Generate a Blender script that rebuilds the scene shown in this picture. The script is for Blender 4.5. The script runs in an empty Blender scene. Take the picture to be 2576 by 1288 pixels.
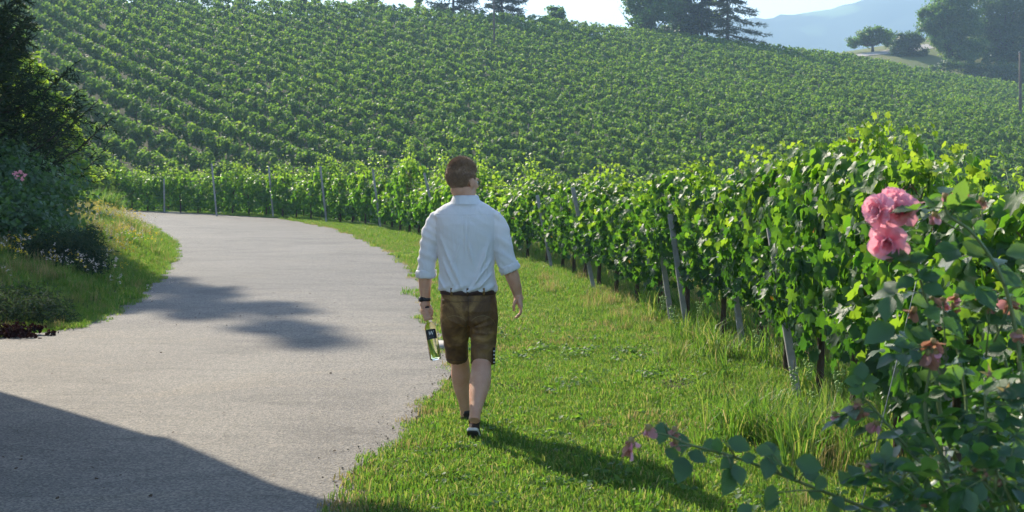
import bpy, bmesh, math, random
import numpy as np
from mathutils import Vector, Matrix, noise
from mathutils.bvhtree import BVHTree

rnd = random.Random(7)
rs = np.random.RandomState(11)
scene = bpy.context.scene
COL = scene.collection
R = math.radians

# ------------------------------------------------------------------ camera
F, HZ, CH = 3350.0, 415.0, 1.75          # focal length and horizon in photo units, eye height in metres
cam = bpy.data.cameras.new('camera')
cam.lens = 36 * F / 2576
cam.shift_y = (HZ - 644) / 2576
cam.clip_start = 0.05
cam.clip_end = 9000
cam.dof.use_dof = True
cam.dof.focus_distance = 9.0
cam.dof.aperture_fstop = 9.0
camo = bpy.data.objects.new('camera', cam)
camo.location = (0, 0, CH)
camo.rotation_euler = (R(90), 0, 0)
COL.objects.link(camo)
scene.camera = camo

# ------------------------------------------------------------------ sky and sun
SUN_EL, SUN_AZ = R(34.5), R(-33)         # azimuth measured from +Y towards +X
world = bpy.data.worlds.new('World')
scene.world = world
world.use_nodes = True
nt = world.node_tree
bg = nt.nodes['Background']
sky = nt.nodes.new('ShaderNodeTexSky')
sky.sky_type = 'NISHITA'
sky.sun_disc = False
sky.sun_elevation = SUN_EL
sky.sun_rotation = SUN_AZ
sky.altitude = 300
sky.air_density = 1.0
sky.dust_density = 0.8
sky.ozone_density = 1.6
nt.links.new(sky.outputs[0], bg.inputs[0])
bg.inputs[1].default_value = 0.15
sun = bpy.data.lights.new('sun', 'SUN')
sun.energy = 4.6
sun.angle = R(0.53)
sun.color = (1.0, 0.90, 0.73)
suno = bpy.data.objects.new('sun', sun)
SD = Vector((math.sin(SUN_AZ) * math.cos(SUN_EL), math.cos(SUN_AZ) * math.cos(SUN_EL), math.sin(SUN_EL)))
suno.rotation_euler = (-SD).to_track_quat('-Z', 'Y').to_euler()
COL.objects.link(suno)
scene.view_settings.view_transform = 'Standard'
scene.view_settings.look = 'None'
scene.view_settings.gamma = 1
scene.view_settings.exposure = 0.98
scene.view_settings.use_curve_mapping = False
cy = scene.cycles
cy.max_bounces = 7
cy.diffuse_bounces = 3
cy.glossy_bounces = 2
cy.transmission_bounces = 6
cy.transparent_max_bounces = 8
cy.volume_bounces = 1
cy.caustics_reflective = False
cy.caustics_refractive = False
cy.sample_clamp_indirect = 4
cy.use_denoising = True
cy.use_adaptive_sampling = True
cy.adaptive_threshold = 0.02

# ------------------------------------------------------------------ helpers
def G(u, v, z=0.0):
    """photo point on the plane at height z -> world"""
    Y = F * (CH - z) / (v - HZ)
    return Vector(((u - 1288) * Y / F, Y, z))

def PY(u, v, Y):
    return Vector(((u - 1288) * Y / F, Y, CH - (v - HZ) * Y / F))

def tag(o, label=None, cat=None, group=None, kind=None):
    if label: o['label'] = label
    if cat: o['category'] = cat
    if group: o['group'] = group
    if kind: o['kind'] = kind
    return o

def empty(name, loc=(0, 0, 0), rz=0.0, parent=None):
    o = bpy.data.objects.new(name, None)
    o.empty_display_size = 0.2
    o.location = loc
    o.rotation_euler = (0, 0, rz)
    COL.objects.link(o)
    if parent: o.parent = parent
    return o

def link(name, me, mat=None, parent=None):
    o = bpy.data.objects.new(name, me)
    COL.objects.link(o)
    if mat and not me.materials: me.materials.append(mat)
    if parent: o.parent = parent
    return o

def np_mesh(name, V, Fa, rn=None, smooth=False):
    """V (n,3); Fa list of index arrays (m,k)"""
    V = np.asarray(V, np.float32)
    if not isinstance(Fa, (list, tuple)): Fa = [Fa]
    Fa = [np.asarray(f, np.int32) for f in Fa if len(f)]
    me = bpy.data.meshes.new(name)
    me.vertices.add(len(V)); me.vertices.foreach_set('co', V.ravel())
    nl = sum(f.size for f in Fa); npoly = sum(len(f) for f in Fa)
    me.loops.add(nl); me.polygons.add(npoly)
    me.loops.foreach_set('vertex_index', np.concatenate([f.ravel() for f in Fa]))
    tot = np.concatenate([np.full(len(f), f.shape[1], np.int32) for f in Fa])
    st = np.concatenate([[0], np.cumsum(tot)[:-1]]).astype(np.int32)
    me.polygons.foreach_set('loop_start', st)
    try: me.polygons.foreach_set('loop_total', tot)
    except Exception: pass
    if smooth: me.polygons.foreach_set('use_smooth', np.ones(npoly, bool))
    me.update(calc_edges=True)
    if rn is not None:
        a = me.attributes.new('rnd', 'FLOAT', 'POINT')
        a.data.foreach_set('value', np.asarray(rn, np.float32))
    return me

def nrm(a):
    return a / np.maximum(np.linalg.norm(a, axis=-1, keepdims=True), 1e-9)

def frames(n, t):
    """n normals, t approximate tip direction -> (k,3,3) with columns x,y(tip),z(normal)"""
    n = nrm(n); t = t - n * np.sum(t * n, -1, keepdims=True); t = nrm(t)
    x = np.cross(t, n)
    return np.stack([x, t, n], -1)

def scatter(tv, tf, pos, M, s, rn=None):
    """copies of the template at pos with frames M and scale s -> V, F, rnd"""
    k = len(pos); m = len(tv)
    s = np.broadcast_to(np.asarray(s, float).reshape(-1, 1, 1), (k, 1, 1)) if np.ndim(s) else np.full((k, 1, 1), s)
    V = np.einsum('kij,mj->kmi', M, tv) * s + pos[:, None, :]
    Fx = tf[None] + (np.arange(k) * m)[:, None, None]
    if rn is None: rn = rs.rand(k)
    return V.reshape(-1, 3), Fx.reshape(-1, tf.shape[1]), np.repeat(rn, m)

def merge(parts):
    """parts: list of (V, F, rnd)"""
    Vs, Fs, Rn, off = [], {}, [], 0
    for V, Fq, rn in parts:
        Vs.append(V); Rn.append(rn)
        Fs.setdefault(Fq.shape[1], []).append(Fq + off); off += len(V)
    return np.concatenate(Vs), [np.concatenate(f) for f in Fs.values()], np.concatenate(Rn)

def tube_np(pts, rad, n=6, side=None, closed_caps=True):
    """tapered tube; rad scalar, list of r, or list of (rx, ry); returns V, F(quads), caps as quads too"""
    pts = [Vector(p) for p in pts]; k = len(pts)
    if not hasattr(rad, '__len__'): rad = [rad] * k
    rad = [(r, r) if not hasattr(r, '__len__') else r for r in rad]
    V, Fq = [], []
    ref = Vector(side) if side is not None else None
    px = None
    for i, p in enumerate(pts):
        t = (pts[min(i + 1, k - 1)] - pts[max(i - 1, 0)])
        t = t.normalized() if t.length > 1e-9 else Vector((0, 0, 1))
        if ref is not None: ax = (ref - t * ref.dot(t))
        elif px is not None: ax = px - t * px.dot(t)
        else:
            ax = Vector((1, 0, 0)) if abs(t.x) < 0.8 else Vector((0, 1, 0)); ax = ax - t * ax.dot(t)
        ax.normalize(); px = ax; ay = t.cross(ax)
        for j in range(n):
            a = 2 * math.pi * j / n
            V.append(p + ax * (rad[i][0] * math.cos(a)) + ay * (rad[i][1] * math.sin(a)))
    for i in range(k - 1):
        for j in range(n):
            Fq.append((i * n + j, i * n + (j + 1) % n, (i + 1) * n + (j + 1) % n, (i + 1) * n + j))
    if closed_caps:
        for base, end, fl in ((0, pts[0], 1), ((k - 1) * n, pts[-1], 0)):
            c = len(V); V.append(end)
            for j in range(0, n, 2):
                q = (base + j, base + (j + 1) % n, base + (j + 2) % n, c)
                Fq.append(q[::-1] if fl else q)
    return np.array([tuple(v) for v in V]), np.array(Fq), np.full(len(V), rnd.random())

def tube(name, pts, rad, mat, parent=None, n=8, side=None, smooth=True):
    V, Fq, rn = tube_np(pts, rad, n, side)
    return link(name, np_mesh(name, V, Fq, rn, smooth), mat, parent)

def box_np(c, s, rz=0.0):
    x, y, z = (q / 2 for q in s)
    V = np.array([(a, b, d) for a in (-x, x) for b in (-y, y) for d in (-z, z)], float)
    ca, sa = math.cos(rz), math.sin(rz)
    V = np.stack([V[:, 0] * ca - V[:, 1] * sa, V[:, 0] * sa + V[:, 1] * ca, V[:, 2]], -1) + np.array(c)
    Fq = np.array([(0, 1, 3, 2), (4, 6, 7, 5), (0, 4, 5, 1), (2, 3, 7, 6), (0, 2, 6, 4), (1, 5, 7, 3)])
    return V, Fq, np.full(8, rnd.random())

def box(name, c, s, mat, parent=None, rz=0.0):
    V, Fq, rn = box_np(c, s, rz)
    return link(name, np_mesh(name, V, Fq), mat, parent)

# ------------------------------------------------------------------ materials
def new_mat(name):
    m = bpy.data.materials.new(name); m.use_nodes = True
    nt = m.node_tree
    for n in list(nt.nodes): nt.nodes.remove(n)
    return m, nt, nt.nodes.new('ShaderNodeOutputMaterial')

def N(nt, t, **kw):
    n = nt.nodes.new(t)
    for k, v in kw.items():
        if k in n.inputs: n.inputs[k].default_value = v
        else: setattr(n, k, v)
    return n

def ramp(nt, fac, stops):
    r = nt.nodes.new('ShaderNodeValToRGB')
    e = r.color_ramp.elements
    while len(e) < len(stops): e.new(0.5)
    for i, (p, c) in enumerate(stops):
        e[i].position = p; e[i].color = (*c, 1)
    nt.links.new(fac, r.inputs[0])
    return r.outputs[0]

def coords(nt, scale=None, kind='Object'):
    tc = nt.nodes.new('ShaderNodeTexCoord')
    if scale is None: return tc.outputs[kind]
    mp = nt.nodes.new('ShaderNodeMapping'); mp.inputs['Scale'].default_value = scale
    nt.links.new(tc.outputs[kind], mp.inputs[0]); return mp.outputs[0]

def tex_noise(nt, scale, detail=4, rough=0.55, co=None, dist=0.0):
    n = N(nt, 'ShaderNodeTexNoise', Scale=scale, Detail=detail, Roughness=rough, Distortion=dist)
    if co is not None: nt.links.new(co, n.inputs['Vector'])
    return n.outputs[0]

def bump(nt, h, strength=0.3, dist=0.01):
    b = N(nt, 'ShaderNodeBump', Strength=strength, Distance=dist)
    nt.links.new(h, b.inputs['Height']); return b.outputs[0]

def mix_col(nt, fac, a, b):
    m = nt.nodes.new('ShaderNodeMix'); m.data_type = 'RGBA'
    for s, v in ((m.inputs[6], a), (m.inputs[7], b)):
        if isinstance(v, tuple): s.default_value = (*v, 1)
        else: nt.links.new(v, s)
    if isinstance(fac, float): m.inputs[0].default_value = fac
    else: nt.links.new(fac, m.inputs[0])
    return m.outputs[2]

def simple(name, c1, c2=None, scale=8, rough=0.7, bstr=0.2, bdist=0.005, spec=0.4, co_scale=None, bscale=None, metal=0.0):
    m, nt, out = new_mat(name)
    p = N(nt, 'ShaderNodeBsdfPrincipled', Roughness=rough, Metallic=metal)
    p.inputs['Specular IOR Level'].default_value = spec
    co = coords(nt, co_scale)
    f = tex_noise(nt, scale, 5, 0.6, co)
    c2 = c2 or tuple(x * 0.75 for x in c1)
    nt.links.new(ramp(nt, f, [(0.35, c1), (0.65, c2)]), p.inputs['Base Color'])
    if bstr:
        nt.links.new(bump(nt, tex_noise(nt, bscale or scale * 4, 5, 0.6, co), bstr, bdist), p.inputs['Normal'])
    nt.links.new(p.outputs[0], out.inputs[0])
    return m

def leaf_mat(name, stops, tstops, trans=0.45, rough=0.42, spec=0.5, vein=False):
    """thin leaf: reflecting face plus light coming through; tint varies leaf by leaf"""
    m, nt, out = new_mat(name)
    at = N(nt, 'ShaderNodeAttribute', attribute_name='rnd')
    oi = nt.nodes.new('ShaderNodeObjectInfo')
    cm = N(nt, 'ShaderNodeMath', operation='LESS_THAN'); nt.links.new(at.outputs['Fac'], cm.inputs[0]); cm.inputs[1].default_value = 1e-5
    mu = N(nt, 'ShaderNodeMath', operation='MULTIPLY'); nt.links.new(cm.outputs[0], mu.inputs[0]); nt.links.new(oi.outputs['Random'], mu.inputs[1])
    m9 = N(nt, 'ShaderNodeMath', operation='MULTIPLY'); nt.links.new(mu.outputs[0], m9.inputs[0]); m9.inputs[1].default_value = 0.92
    ad = N(nt, 'ShaderNodeMath', operation='ADD'); nt.links.new(at.outputs['Fac'], ad.inputs[0]); nt.links.new(m9.outputs[0], ad.inputs[1])
    fr = N(nt, 'ShaderNodeMath', operation='FRACT'); nt.links.new(ad.outputs[0], fr.inputs[0])
    c = ramp(nt, fr.outputs[0], stops); ct = ramp(nt, fr.outputs[0], tstops)
    p = N(nt, 'ShaderNodeBsdfPrincipled', Roughness=rough)
    p.inputs['Specular IOR Level'].default_value = spec
    nt.links.new(c, p.inputs['Base Color'])
    t = nt.nodes.new('ShaderNodeBsdfTranslucent'); nt.links.new(ct, t.inputs[0])
    mx = nt.nodes.new('ShaderNodeMixShader'); mx.inputs[0].default_value = trans
    if vein:
        nz = bump(nt, tex_noise(nt, 60, 3, 0.6, coords(nt)), 0.35, 0.004)
        nt.links.new(nz, p.inputs['Normal'])
    nt.links.new(p.outputs[0], mx.inputs[1]); nt.links.new(t.outputs[0], mx.inputs[2])
    nt.links.new(mx.outputs[0], out.inputs[0])
    return m

M = {}
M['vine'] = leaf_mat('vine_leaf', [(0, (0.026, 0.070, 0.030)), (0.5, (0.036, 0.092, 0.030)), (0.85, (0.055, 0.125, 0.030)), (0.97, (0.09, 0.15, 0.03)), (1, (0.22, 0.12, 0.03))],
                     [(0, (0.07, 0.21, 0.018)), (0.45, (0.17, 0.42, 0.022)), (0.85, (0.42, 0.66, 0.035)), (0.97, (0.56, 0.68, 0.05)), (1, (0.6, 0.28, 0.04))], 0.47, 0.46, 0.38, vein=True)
M['vine_backlit'] = leaf_mat('backlit_vine_leaf', [(0, (0.030, 0.078, 0.028)), (0.5, (0.045, 0.108, 0.028)), (0.9, (0.08, 0.15, 0.03)), (1, (0.16, 0.16, 0.04))],
                     [(0, (0.10, 0.30, 0.02)), (0.5, (0.24, 0.50, 0.03)), (0.9, (0.46, 0.68, 0.05)), (1, (0.6, 0.6, 0.08))], 0.50, 0.44, 0.45)  # brighter copy of the vine leaf, with the backlit look put into its colour
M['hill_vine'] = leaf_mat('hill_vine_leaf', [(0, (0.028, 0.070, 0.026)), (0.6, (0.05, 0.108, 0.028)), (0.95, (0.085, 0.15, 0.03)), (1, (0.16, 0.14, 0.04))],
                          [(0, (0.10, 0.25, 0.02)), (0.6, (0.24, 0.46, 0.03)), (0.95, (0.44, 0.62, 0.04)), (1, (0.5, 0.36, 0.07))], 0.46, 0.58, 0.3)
M['rose_leaf'] = leaf_mat('rose_leaf', [(0, (0.030, 0.075, 0.045)), (0.6, (0.04, 0.092, 0.05)), (1, (0.055, 0.115, 0.045))],
                          [(0, (0.14, 0.36, 0.04)), (0.6, (0.2, 0.45, 0.05)), (1, (0.34, 0.56, 0.05))], 0.36, 0.36, 0.55, vein=True)
M['grass'] = leaf_mat('grass_blade', [(0, (0.045, 0.105, 0.022)), (0.55, (0.070, 0.142, 0.028)), (0.86, (0.130, 0.18, 0.045)), (1, (0.32, 0.27, 0.11))],
                      [(0, (0.14, 0.35, 0.03)), (0.55, (0.24, 0.46, 0.04)), (0.86, (0.43, 0.54, 0.08)), (1, (0.62, 0.5, 0.2))], 0.45, 0.5, 0.35)
M['dry_grass'] = leaf_mat('dry_grass', [(0, (0.16, 0.15, 0.05)), (0.5, (0.24, 0.19, 0.08)), (1, (0.34, 0.26, 0.13))],
                          [(0, (0.4, 0.42, 0.1)), (0.5, (0.5, 0.42, 0.15)), (1, (0.6, 0.45, 0.2))], 0.4, 0.6, 0.2)
M['weed'] = leaf_mat('weed_leaf', [(0, (0.05, 0.12, 0.03)), (1, (0.08, 0.16, 0.03))], [(0, (0.2, 0.45, 0.03)), (1, (0.35, 0.6, 0.05))], 0.45, 0.55, 0.3)
M['needle'] = leaf_mat('spruce_needle', [(0, (0.022, 0.042, 0.022)), (0.7, (0.036, 0.062, 0.026)), (1, (0.06, 0.078, 0.03))],
                       [(0, (0.03, 0.06, 0.015)), (1, (0.07, 0.12, 0.02))], 0.2, 0.8, 0.1)
M['juniper'] = leaf_mat('juniper_needle', [(0, (0.025, 0.045, 0.032)), (0.7, (0.035, 0.06, 0.035)), (1, (0.07, 0.075, 0.035))],
                        [(0, (0.05, 0.1, 0.03)), (1, (0.1, 0.17, 0.04))], 0.25, 0.85, 0.08)
M['tree_leaf'] = leaf_mat('tree_leaf', [(0, (0.035, 0.075, 0.028)), (0.6, (0.052, 0.10, 0.032)), (1, (0.085, 0.14, 0.04))],
                          [(0, (0.13, 0.30, 0.03)), (0.6, (0.2, 0.42, 0.04)), (1, (0.36, 0.52, 0.06))], 0.42, 0.45, 0.4)
M['dark_leaf'] = leaf_mat('dark_tree_leaf', [(0, (0.028, 0.058, 0.028)), (0.6, (0.040, 0.076, 0.030)), (1, (0.065, 0.11, 0.035))],
                          [(0, (0.09, 0.2, 0.025)), (1, (0.2, 0.36, 0.045))], 0.35, 0.45, 0.4)
M['light_leaf'] = leaf_mat('light_tree_leaf', [(0, (0.055, 0.11, 0.03)), (1, (0.1, 0.16, 0.04))],
                           [(0, (0.26, 0.48, 0.03)), (1, (0.5, 0.66, 0.05))], 0.5, 0.45, 0.4)
M['shrub_leaf'] = leaf_mat('shrub_leaf', [(0, (0.038, 0.082, 0.045)), (0.7, (0.055, 0.112, 0.052)), (1, (0.08, 0.14, 0.055))],
                           [(0, (0.12, 0.28, 0.04)), (1, (0.24, 0.46, 0.06))], 0.35, 0.42, 0.45)
M['petal'] = leaf_mat('rose_petal', [(0, (0.87, 0.40, 0.51)), (0.5, (0.91, 0.50, 0.60)), (1, (0.93, 0.60, 0.67))],
                      [(0, (0.95, 0.38, 0.46)), (1, (0.98, 0.50, 0.54))], 0.5, 0.6, 0.2)
M['spent_petal'] = leaf_mat('spent_petal', [(0, (0.34, 0.17, 0.12)), (0.55, (0.46, 0.26, 0.19)), (1, (0.56, 0.24, 0.28))],
                            [(0, (0.5, 0.22, 0.12)), (0.55, (0.6, 0.32, 0.2)), (1, (0.68, 0.26, 0.32))], 0.4, 0.6, 0.2)
M['sepal'] = leaf_mat('rose_sepal', [(0, (0.30, 0.26, 0.10)), (1, (0.42, 0.30, 0.14))], [(0, (0.5, 0.45, 0.15)), (1, (0.6, 0.4, 0.15))], 0.35, 0.6, 0.2)
M['yellow_flower'] = leaf_mat('yellow_petal', [(0, (0.72, 0.50, 0.03)), (1, (0.78, 0.6, 0.05))], [(0, (0.8, 0.6, 0.04)), (1, (0.8, 0.66, 0.06))], 0.4, 0.6, 0.2)
M['white_flower'] = leaf_mat('white_petal', [(0, (0.62, 0.56, 0.50)), (1, (0.72, 0.64, 0.56))], [(0, (0.6, 0.5, 0.42)), (1, (0.6, 0.55, 0.45))], 0.4, 0.6, 0.2)
M['bark'] = simple('vine_bark', (0.055, 0.036, 0.024), (0.10, 0.07, 0.048), 30, 0.9, 0.9, 0.01, 0.2, (1, 1, 0.25))
M['tree_bark'] = simple('tree_bark', (0.05, 0.038, 0.028), (0.09, 0.07, 0.055), 12, 0.9, 0.8, 0.02, 0.2, (1, 1, 0.3))
M['cane'] = simple('green_cane', (0.10, 0.15, 0.05), (0.14, 0.17, 0.06), 20, 0.5, 0.2, 0.002)
M['shoot'] = simple('vine_shoot', (0.13, 0.12, 0.04), (0.16, 0.09, 0.04), 12, 0.6, 0.2, 0.002)
M['post'] = simple('grey_concrete_post', (0.37, 0.355, 0.33), (0.25, 0.24, 0.225), 9, 0.8, 0.5, 0.006, 0.3, None, 40)
M['old_wood'] = simple('weathered_wood', (0.17, 0.14, 0.12), (0.10, 0.08, 0.07), 14, 0.85, 0.6, 0.01, 0.2, (1, 1, 0.12))
M['wire'] = simple('galvanised_wire', (0.34, 0.34, 0.35), (0.25, 0.25, 0.26), 40, 0.6, 0.0, 0.001, 0.3)
M['soil'] = simple('soil', (0.12, 0.085, 0.055), (0.07, 0.05, 0.035), 20, 0.95, 0.8, 0.02, 0.2)
M['grape'] = simple('green_grape', (0.30, 0.42, 0.09), (0.22, 0.34, 0.08), 10, 0.35, 0.0, 0, 0.5)
# ------------------------------------------------------------------ terrain function
XLt = np.array([[0, -16], [12.4, -16], [13.05, -8], [13.2, -5.3], [14.3, -4.65], [16.7, -4.8], [19.5, -5.3], [24.4, -6.2], [30, -7.7], [36.6, -9.9], [46.9, -14], [52, -18], [57, -40], [60, -70]], float)
XRt = np.array([[0, -1.1], [6.7, -0.92], [8, -0.92], [10, -0.70], [11.4, -0.57], [13.3, -0.78], [15.2, -1.02], [19.2, -1.38], [24.9, -2.14], [31.7, -3.67], [36.6, -5.0], [43.4, -7.7], [48.9, -12.2], [52, -15.8], [60, -40], [64, -70]], float)
XVt = np.array([[0, 1.9], [4, 2.0], [6.2, 2.0], [9.94, 2.14], [12.3, 2.10], [14.1, 1.76], [18.3, 1.13], [22.5, 0.65], [36.2, -3.46], [40.4, -5.5], [44.1, -7.9], [46.9, -10.4], [52.2, -16], [57, -26], [64, -60], [70, -110]], float)
XL = lambda Y: np.interp(Y, XLt[:, 0], XLt[:, 1])
XR = lambda Y: np.interp(Y, XRt[:, 0], XRt[:, 1])
XV = lambda Y: np.interp(Y, XVt[:, 0], XVt[:, 1])
US = [-600, -400, 0, 300, 820, 1330, 1560, 1900, 2130, 2350, 2576, 3000, 3400]
VS = [-130, -115, -76, -34, 2, 44, 73, 108, 132, 178, 208, 290, 330]
Yr_ = lambda a: np.interp(a, [-0.55, 0.55], [128, 208])
def zr_(a): return CH + Yr_(a) * (HZ - np.interp(1288 + F * a, US, VS)) / F - 1.7
def sstep(x): x = np.clip(x, 0, 1); return x * x * (3 - 2 * x)

def vnoise(X, Y, s, seed=0.0):
    """cheap smooth pseudo-noise from sines, about -1..1"""
    x, y = X * s + seed, Y * s - seed * 1.7
    return (np.sin(x * 1.0 + 1.3 * np.sin(y * 0.7)) + np.sin(y * 1.3 + 1.1 * np.sin(x * 0.9 + 2.0)) + 0.6 * np.sin(2.1 * x + 1.7 * y)) / 2.6

def terr(X, Y):
    X = np.asarray(X, float); Y = np.asarray(Y, float)
    d = X - XV(Y)
    near = -3.2 * (1 - np.exp(-np.maximum(0, d - 0.9) * 0.05))
    Yc = np.maximum(Y, 1.0)
    a = X / Yc
    Yr = Yr_(a)
    t = np.clip((Y - 62) / (Yr - 62), -0.2, 1)
    hill = -2.9 + (zr_(a) + 2.9) * (np.maximum(t, 0) ** 1.05) + 0.5 * vnoise(X, Y, 0.06)
    past = np.maximum(0, Y - Yr)
    hill = hill - np.minimum(past * 0.16, 45) * sstep(past / 30)
    w = sstep((Y - 56) / 12)
    z = near * (1 - w) + hill * w
    # grassy bank on the left of the road
    dl = XL(Y) - X
    bank = (0.35 * sstep(dl / 0.9) + 0.6 * sstep((dl - 0.5) / 3.5)) * sstep((Y - 13.2) / 5) * sstep((58 - Y) / 26) * (0.8 + 0.25 * vnoise(X, Y, 0.35, 3))
    bank += 0.55 * sstep((dl - 2.5) / 7) * sstep((Y - 18) / 8) * sstep((62 - Y) / 12)
    z = z + np.where(dl > 0, bank, 0)
    # small relief on the verge
    dr = X - XR(Y)
    z = z + np.where((dr > 0) & (Y < 56), 0.02 * sstep(dr / 0.4) + 0.03 * sstep(dr / 2) * vnoise(X, Y, 1.1), 0)
    z = np.where(Y < -2, 0, z)
    return z

# ground sheet: fine near, coarse far
def axis(segs):
    out = [segs[0][0]]
    for a, b, st in segs: out += list(np.linspace(a, b, max(2, int(round((b - a) / st)) + 1))[1:])
    return np.array(out)
gx = axis([(-3000, -400, 260), (-400, -90, 15), (-90, -20, 2), (-20, 8, 0.2), (8, 90, 2), (90, 400, 15), (400, 3000, 260)])
gy = axis([(-300, -4, 30), (-4, 60, 0.25), (60, 240, 2), (240, 600, 20), (600, 3300, 150)])
GX, GY = np.meshgrid(gx, gy)
GZ = terr(GX, GY)
V = np.stack([GX, GY, GZ], -1).reshape(-1, 3)
nx, ny = len(gx), len(gy)
ii, jj = np.meshgrid(np.arange(nx - 1), np.arange(ny - 1))
q = (jj * nx + ii).ravel()
Fq = np.stack([q, q + 1, q + nx + 1, q + nx], -1)
m, nt_, out = new_mat('ground_turf')
p = N(nt_, 'ShaderNodeBsdfPrincipled', Roughness=0.95); p.inputs['Specular IOR Level'].default_value = 0.15
co = coords(nt_)
c1 = ramp(nt_, tex_noise(nt_, 1.3, 6, 0.6, co), [(0.36, (0.055, 0.09, 0.022)), (0.52, (0.085, 0.12, 0.03)), (0.64, (0.15, 0.14, 0.055))])
c2 = ramp(nt_, tex_noise(nt_, 14, 5, 0.7, co), [(0.3, (0.05, 0.075, 0.02)), (0.7, (0.14, 0.15, 0.045))])
sp_ = nt_.nodes.new('ShaderNodeSeparateXYZ'); nt_.links.new(co, sp_.inputs[0])
mr_ = N(nt_, 'ShaderNodeMapRange'); nt_.links.new(sp_.outputs[1], mr_.inputs[0]); mr_.inputs[1].default_value = 52; mr_.inputs[2].default_value = 66
c3 = ramp(nt_, tex_noise(nt_, 0.25, 6, 0.7, co), [(0.35, (0.045, 0.06, 0.022)), (0.55, (0.07, 0.075, 0.03)), (0.72, (0.15, 0.125, 0.06))])
nt_.links.new(mix_col(nt_, mr_.outputs[0], mix_col(nt_, 0.45, c1, c2), c3), p.inputs['Base Color'])
nt_.links.new(bump(nt_, tex_noise(nt_, 45, 6, 0.7, co), 0.8, 0.03), p.inputs['Normal'])
nt_.links.new(p.outputs[0], out.inputs[0])
M['turf'] = m
tag(link('ground', np_mesh('ground', V, Fq, smooth=True), m), kind='structure')

# ------------------------------------------------------------------ road
m, nt_, out = new_mat('worn_asphalt')
p = N(nt_, 'ShaderNodeBsdfPrincipled', Roughness=0.82); p.inputs['Specular IOR Level'].default_value = 0.35
co = coords(nt_)
big = tex_noise(nt_, 0.35, 5, 0.6, co, 0.6)
base = ramp(nt_, big, [(0.3, (0.168, 0.152, 0.130)), (0.5, (0.202, 0.184, 0.157)), (0.7, (0.236, 0.215, 0.182))])
sep = nt_.nodes.new('ShaderNodeSeparateXYZ'); nt_.links.new(co, sep.inputs[0])
mr = N(nt_, 'ShaderNodeMapRange'); nt_.links.new(sep.outputs[1], mr.inputs[0])
mr.inputs[1].default_value = 13; mr.inputs[2].default_value = 19; mr.inputs[3].default_value = 0; mr.inputs[4].default_value = 1
base = mix_col(nt_, mr.outputs[0], base, ramp(nt_, big, [(0.3, (0.135, 0.128, 0.118)), (0.7, (0.178, 0.168, 0.152))]))   # the older, darker lane beyond the forecourt
vo = N(nt_, 'ShaderNodeTexVoronoi', Scale=80); nt_.links.new(co, vo.inputs['Vector'])
st = ramp(nt_, vo.outputs['Color'], [(0.2, (0.52, 0.52, 0.53)), (0.55, (1, 1, 1)), (0.85, (1.6, 1.55, 1.48))])
mm = nt_.nodes.new('ShaderNodeMix'); mm.data_type = 'RGBA'; mm.blend_type = 'MULTIPLY'; mm.inputs[0].default_value = 0.75
nt_.links.new(base, mm.inputs[6]); nt_.links.new(st, mm.inputs[7])
co2 = coords(nt_, (0.5, 2.5, 1))
stain = ramp(nt_, tex_noise(nt_, 2.2, 6, 0.7, co2), [(0.30, (0.72, 0.71, 0.7)), (0.46, (1, 1, 1)), (0.62, (1.0, 1.0, 1.0)), (0.75, (1.12, 1.1, 1.06))])
m2 = nt_.nodes.new('ShaderNodeMix'); m2.data_type = 'RGBA'; m2.blend_type = 'MULTIPLY'; m2.inputs[0].default_value = 0.8
nt_.links.new(mm.outputs[2], m2.inputs[6]); nt_.links.new(stain, m2.inputs[7])
ve = N(nt_, 'ShaderNodeTexVoronoi', Scale=0.55); ve.feature = 'DISTANCE_TO_EDGE'
wob = N(nt_, 'ShaderNodeTexNoise', Scale=3.0, Detail=4.0); nt_.links.new(co, wob.inputs['Vector'])
vm = N(nt_, 'ShaderNodeVectorMath', operation='MULTIPLY_ADD'); vm.inputs[1].default_value = (0.35, 0.35, 0.35); nt_.links.new(wob.outputs['Color'], vm.inputs[0]); nt_.links.new(co, vm.inputs[2])
nt_.links.new(vm.outputs[0], ve.inputs['Vector'])
crk = ramp(nt_, ve.outputs['Distance'], [(0.0, (0.55, 0.54, 0.52)), (0.007, (1, 1, 1))])
gate = ramp(nt_, tex_noise(nt_, 0.45, 3, 0.5, co), [(0.50, (0, 0, 0)), (0.60, (0.8, 0.8, 0.8))])
m3 = nt_.nodes.new('ShaderNodeMix'); m3.data_type = 'RGBA'; m3.blend_type = 'MULTIPLY'
nt_.links.new(gate, m3.inputs[0]); nt_.links.new(m2.outputs[2], m3.inputs[6]); nt_.links.new(crk, m3.inputs[7])
pat = ramp(nt_, tex_noise(nt_, 0.9, 3, 0.5, coords(nt_, (0.6, 1.0, 1)), 1.5), [(0.38, (0.86, 0.86, 0.87)), (0.46, (1, 1, 1)), (0.58, (1, 1, 1)), (0.66, (1.10, 1.08, 1.04))])
m4 = nt_.nodes.new('ShaderNodeMix'); m4.data_type = 'RGBA'; m4.blend_type = 'MULTIPLY'; m4.inputs[0].default_value = 1.0
nt_.links.new(m3.outputs[2], m4.inputs[6]); nt_.links.new(pat, m4.inputs[7])
nt_.links.new(m4.outputs[2], p.inputs['Base Color'])
hb = N(nt_, 'ShaderNodeMath', operation='ADD'); nt_.links.new(vo.outputs['Distance'], hb.inputs[0]); nt_.links.new(tex_noise(nt_, 30, 6, 0.75, co), hb.inputs[1])
nt_.links.new(bump(nt_, hb.outputs[0], 0.6, 0.008), p.inputs['Normal'])
nt_.links.new(p.outputs[0], out.inputs[0])
M['road'] = m
ys = np.concatenate([np.arange(-12, 13.2, 0.3), np.arange(13.2, 50, 0.25), np.arange(50, 60, 0.25)])
Vr, Fr = [], []
K = 12
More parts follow.
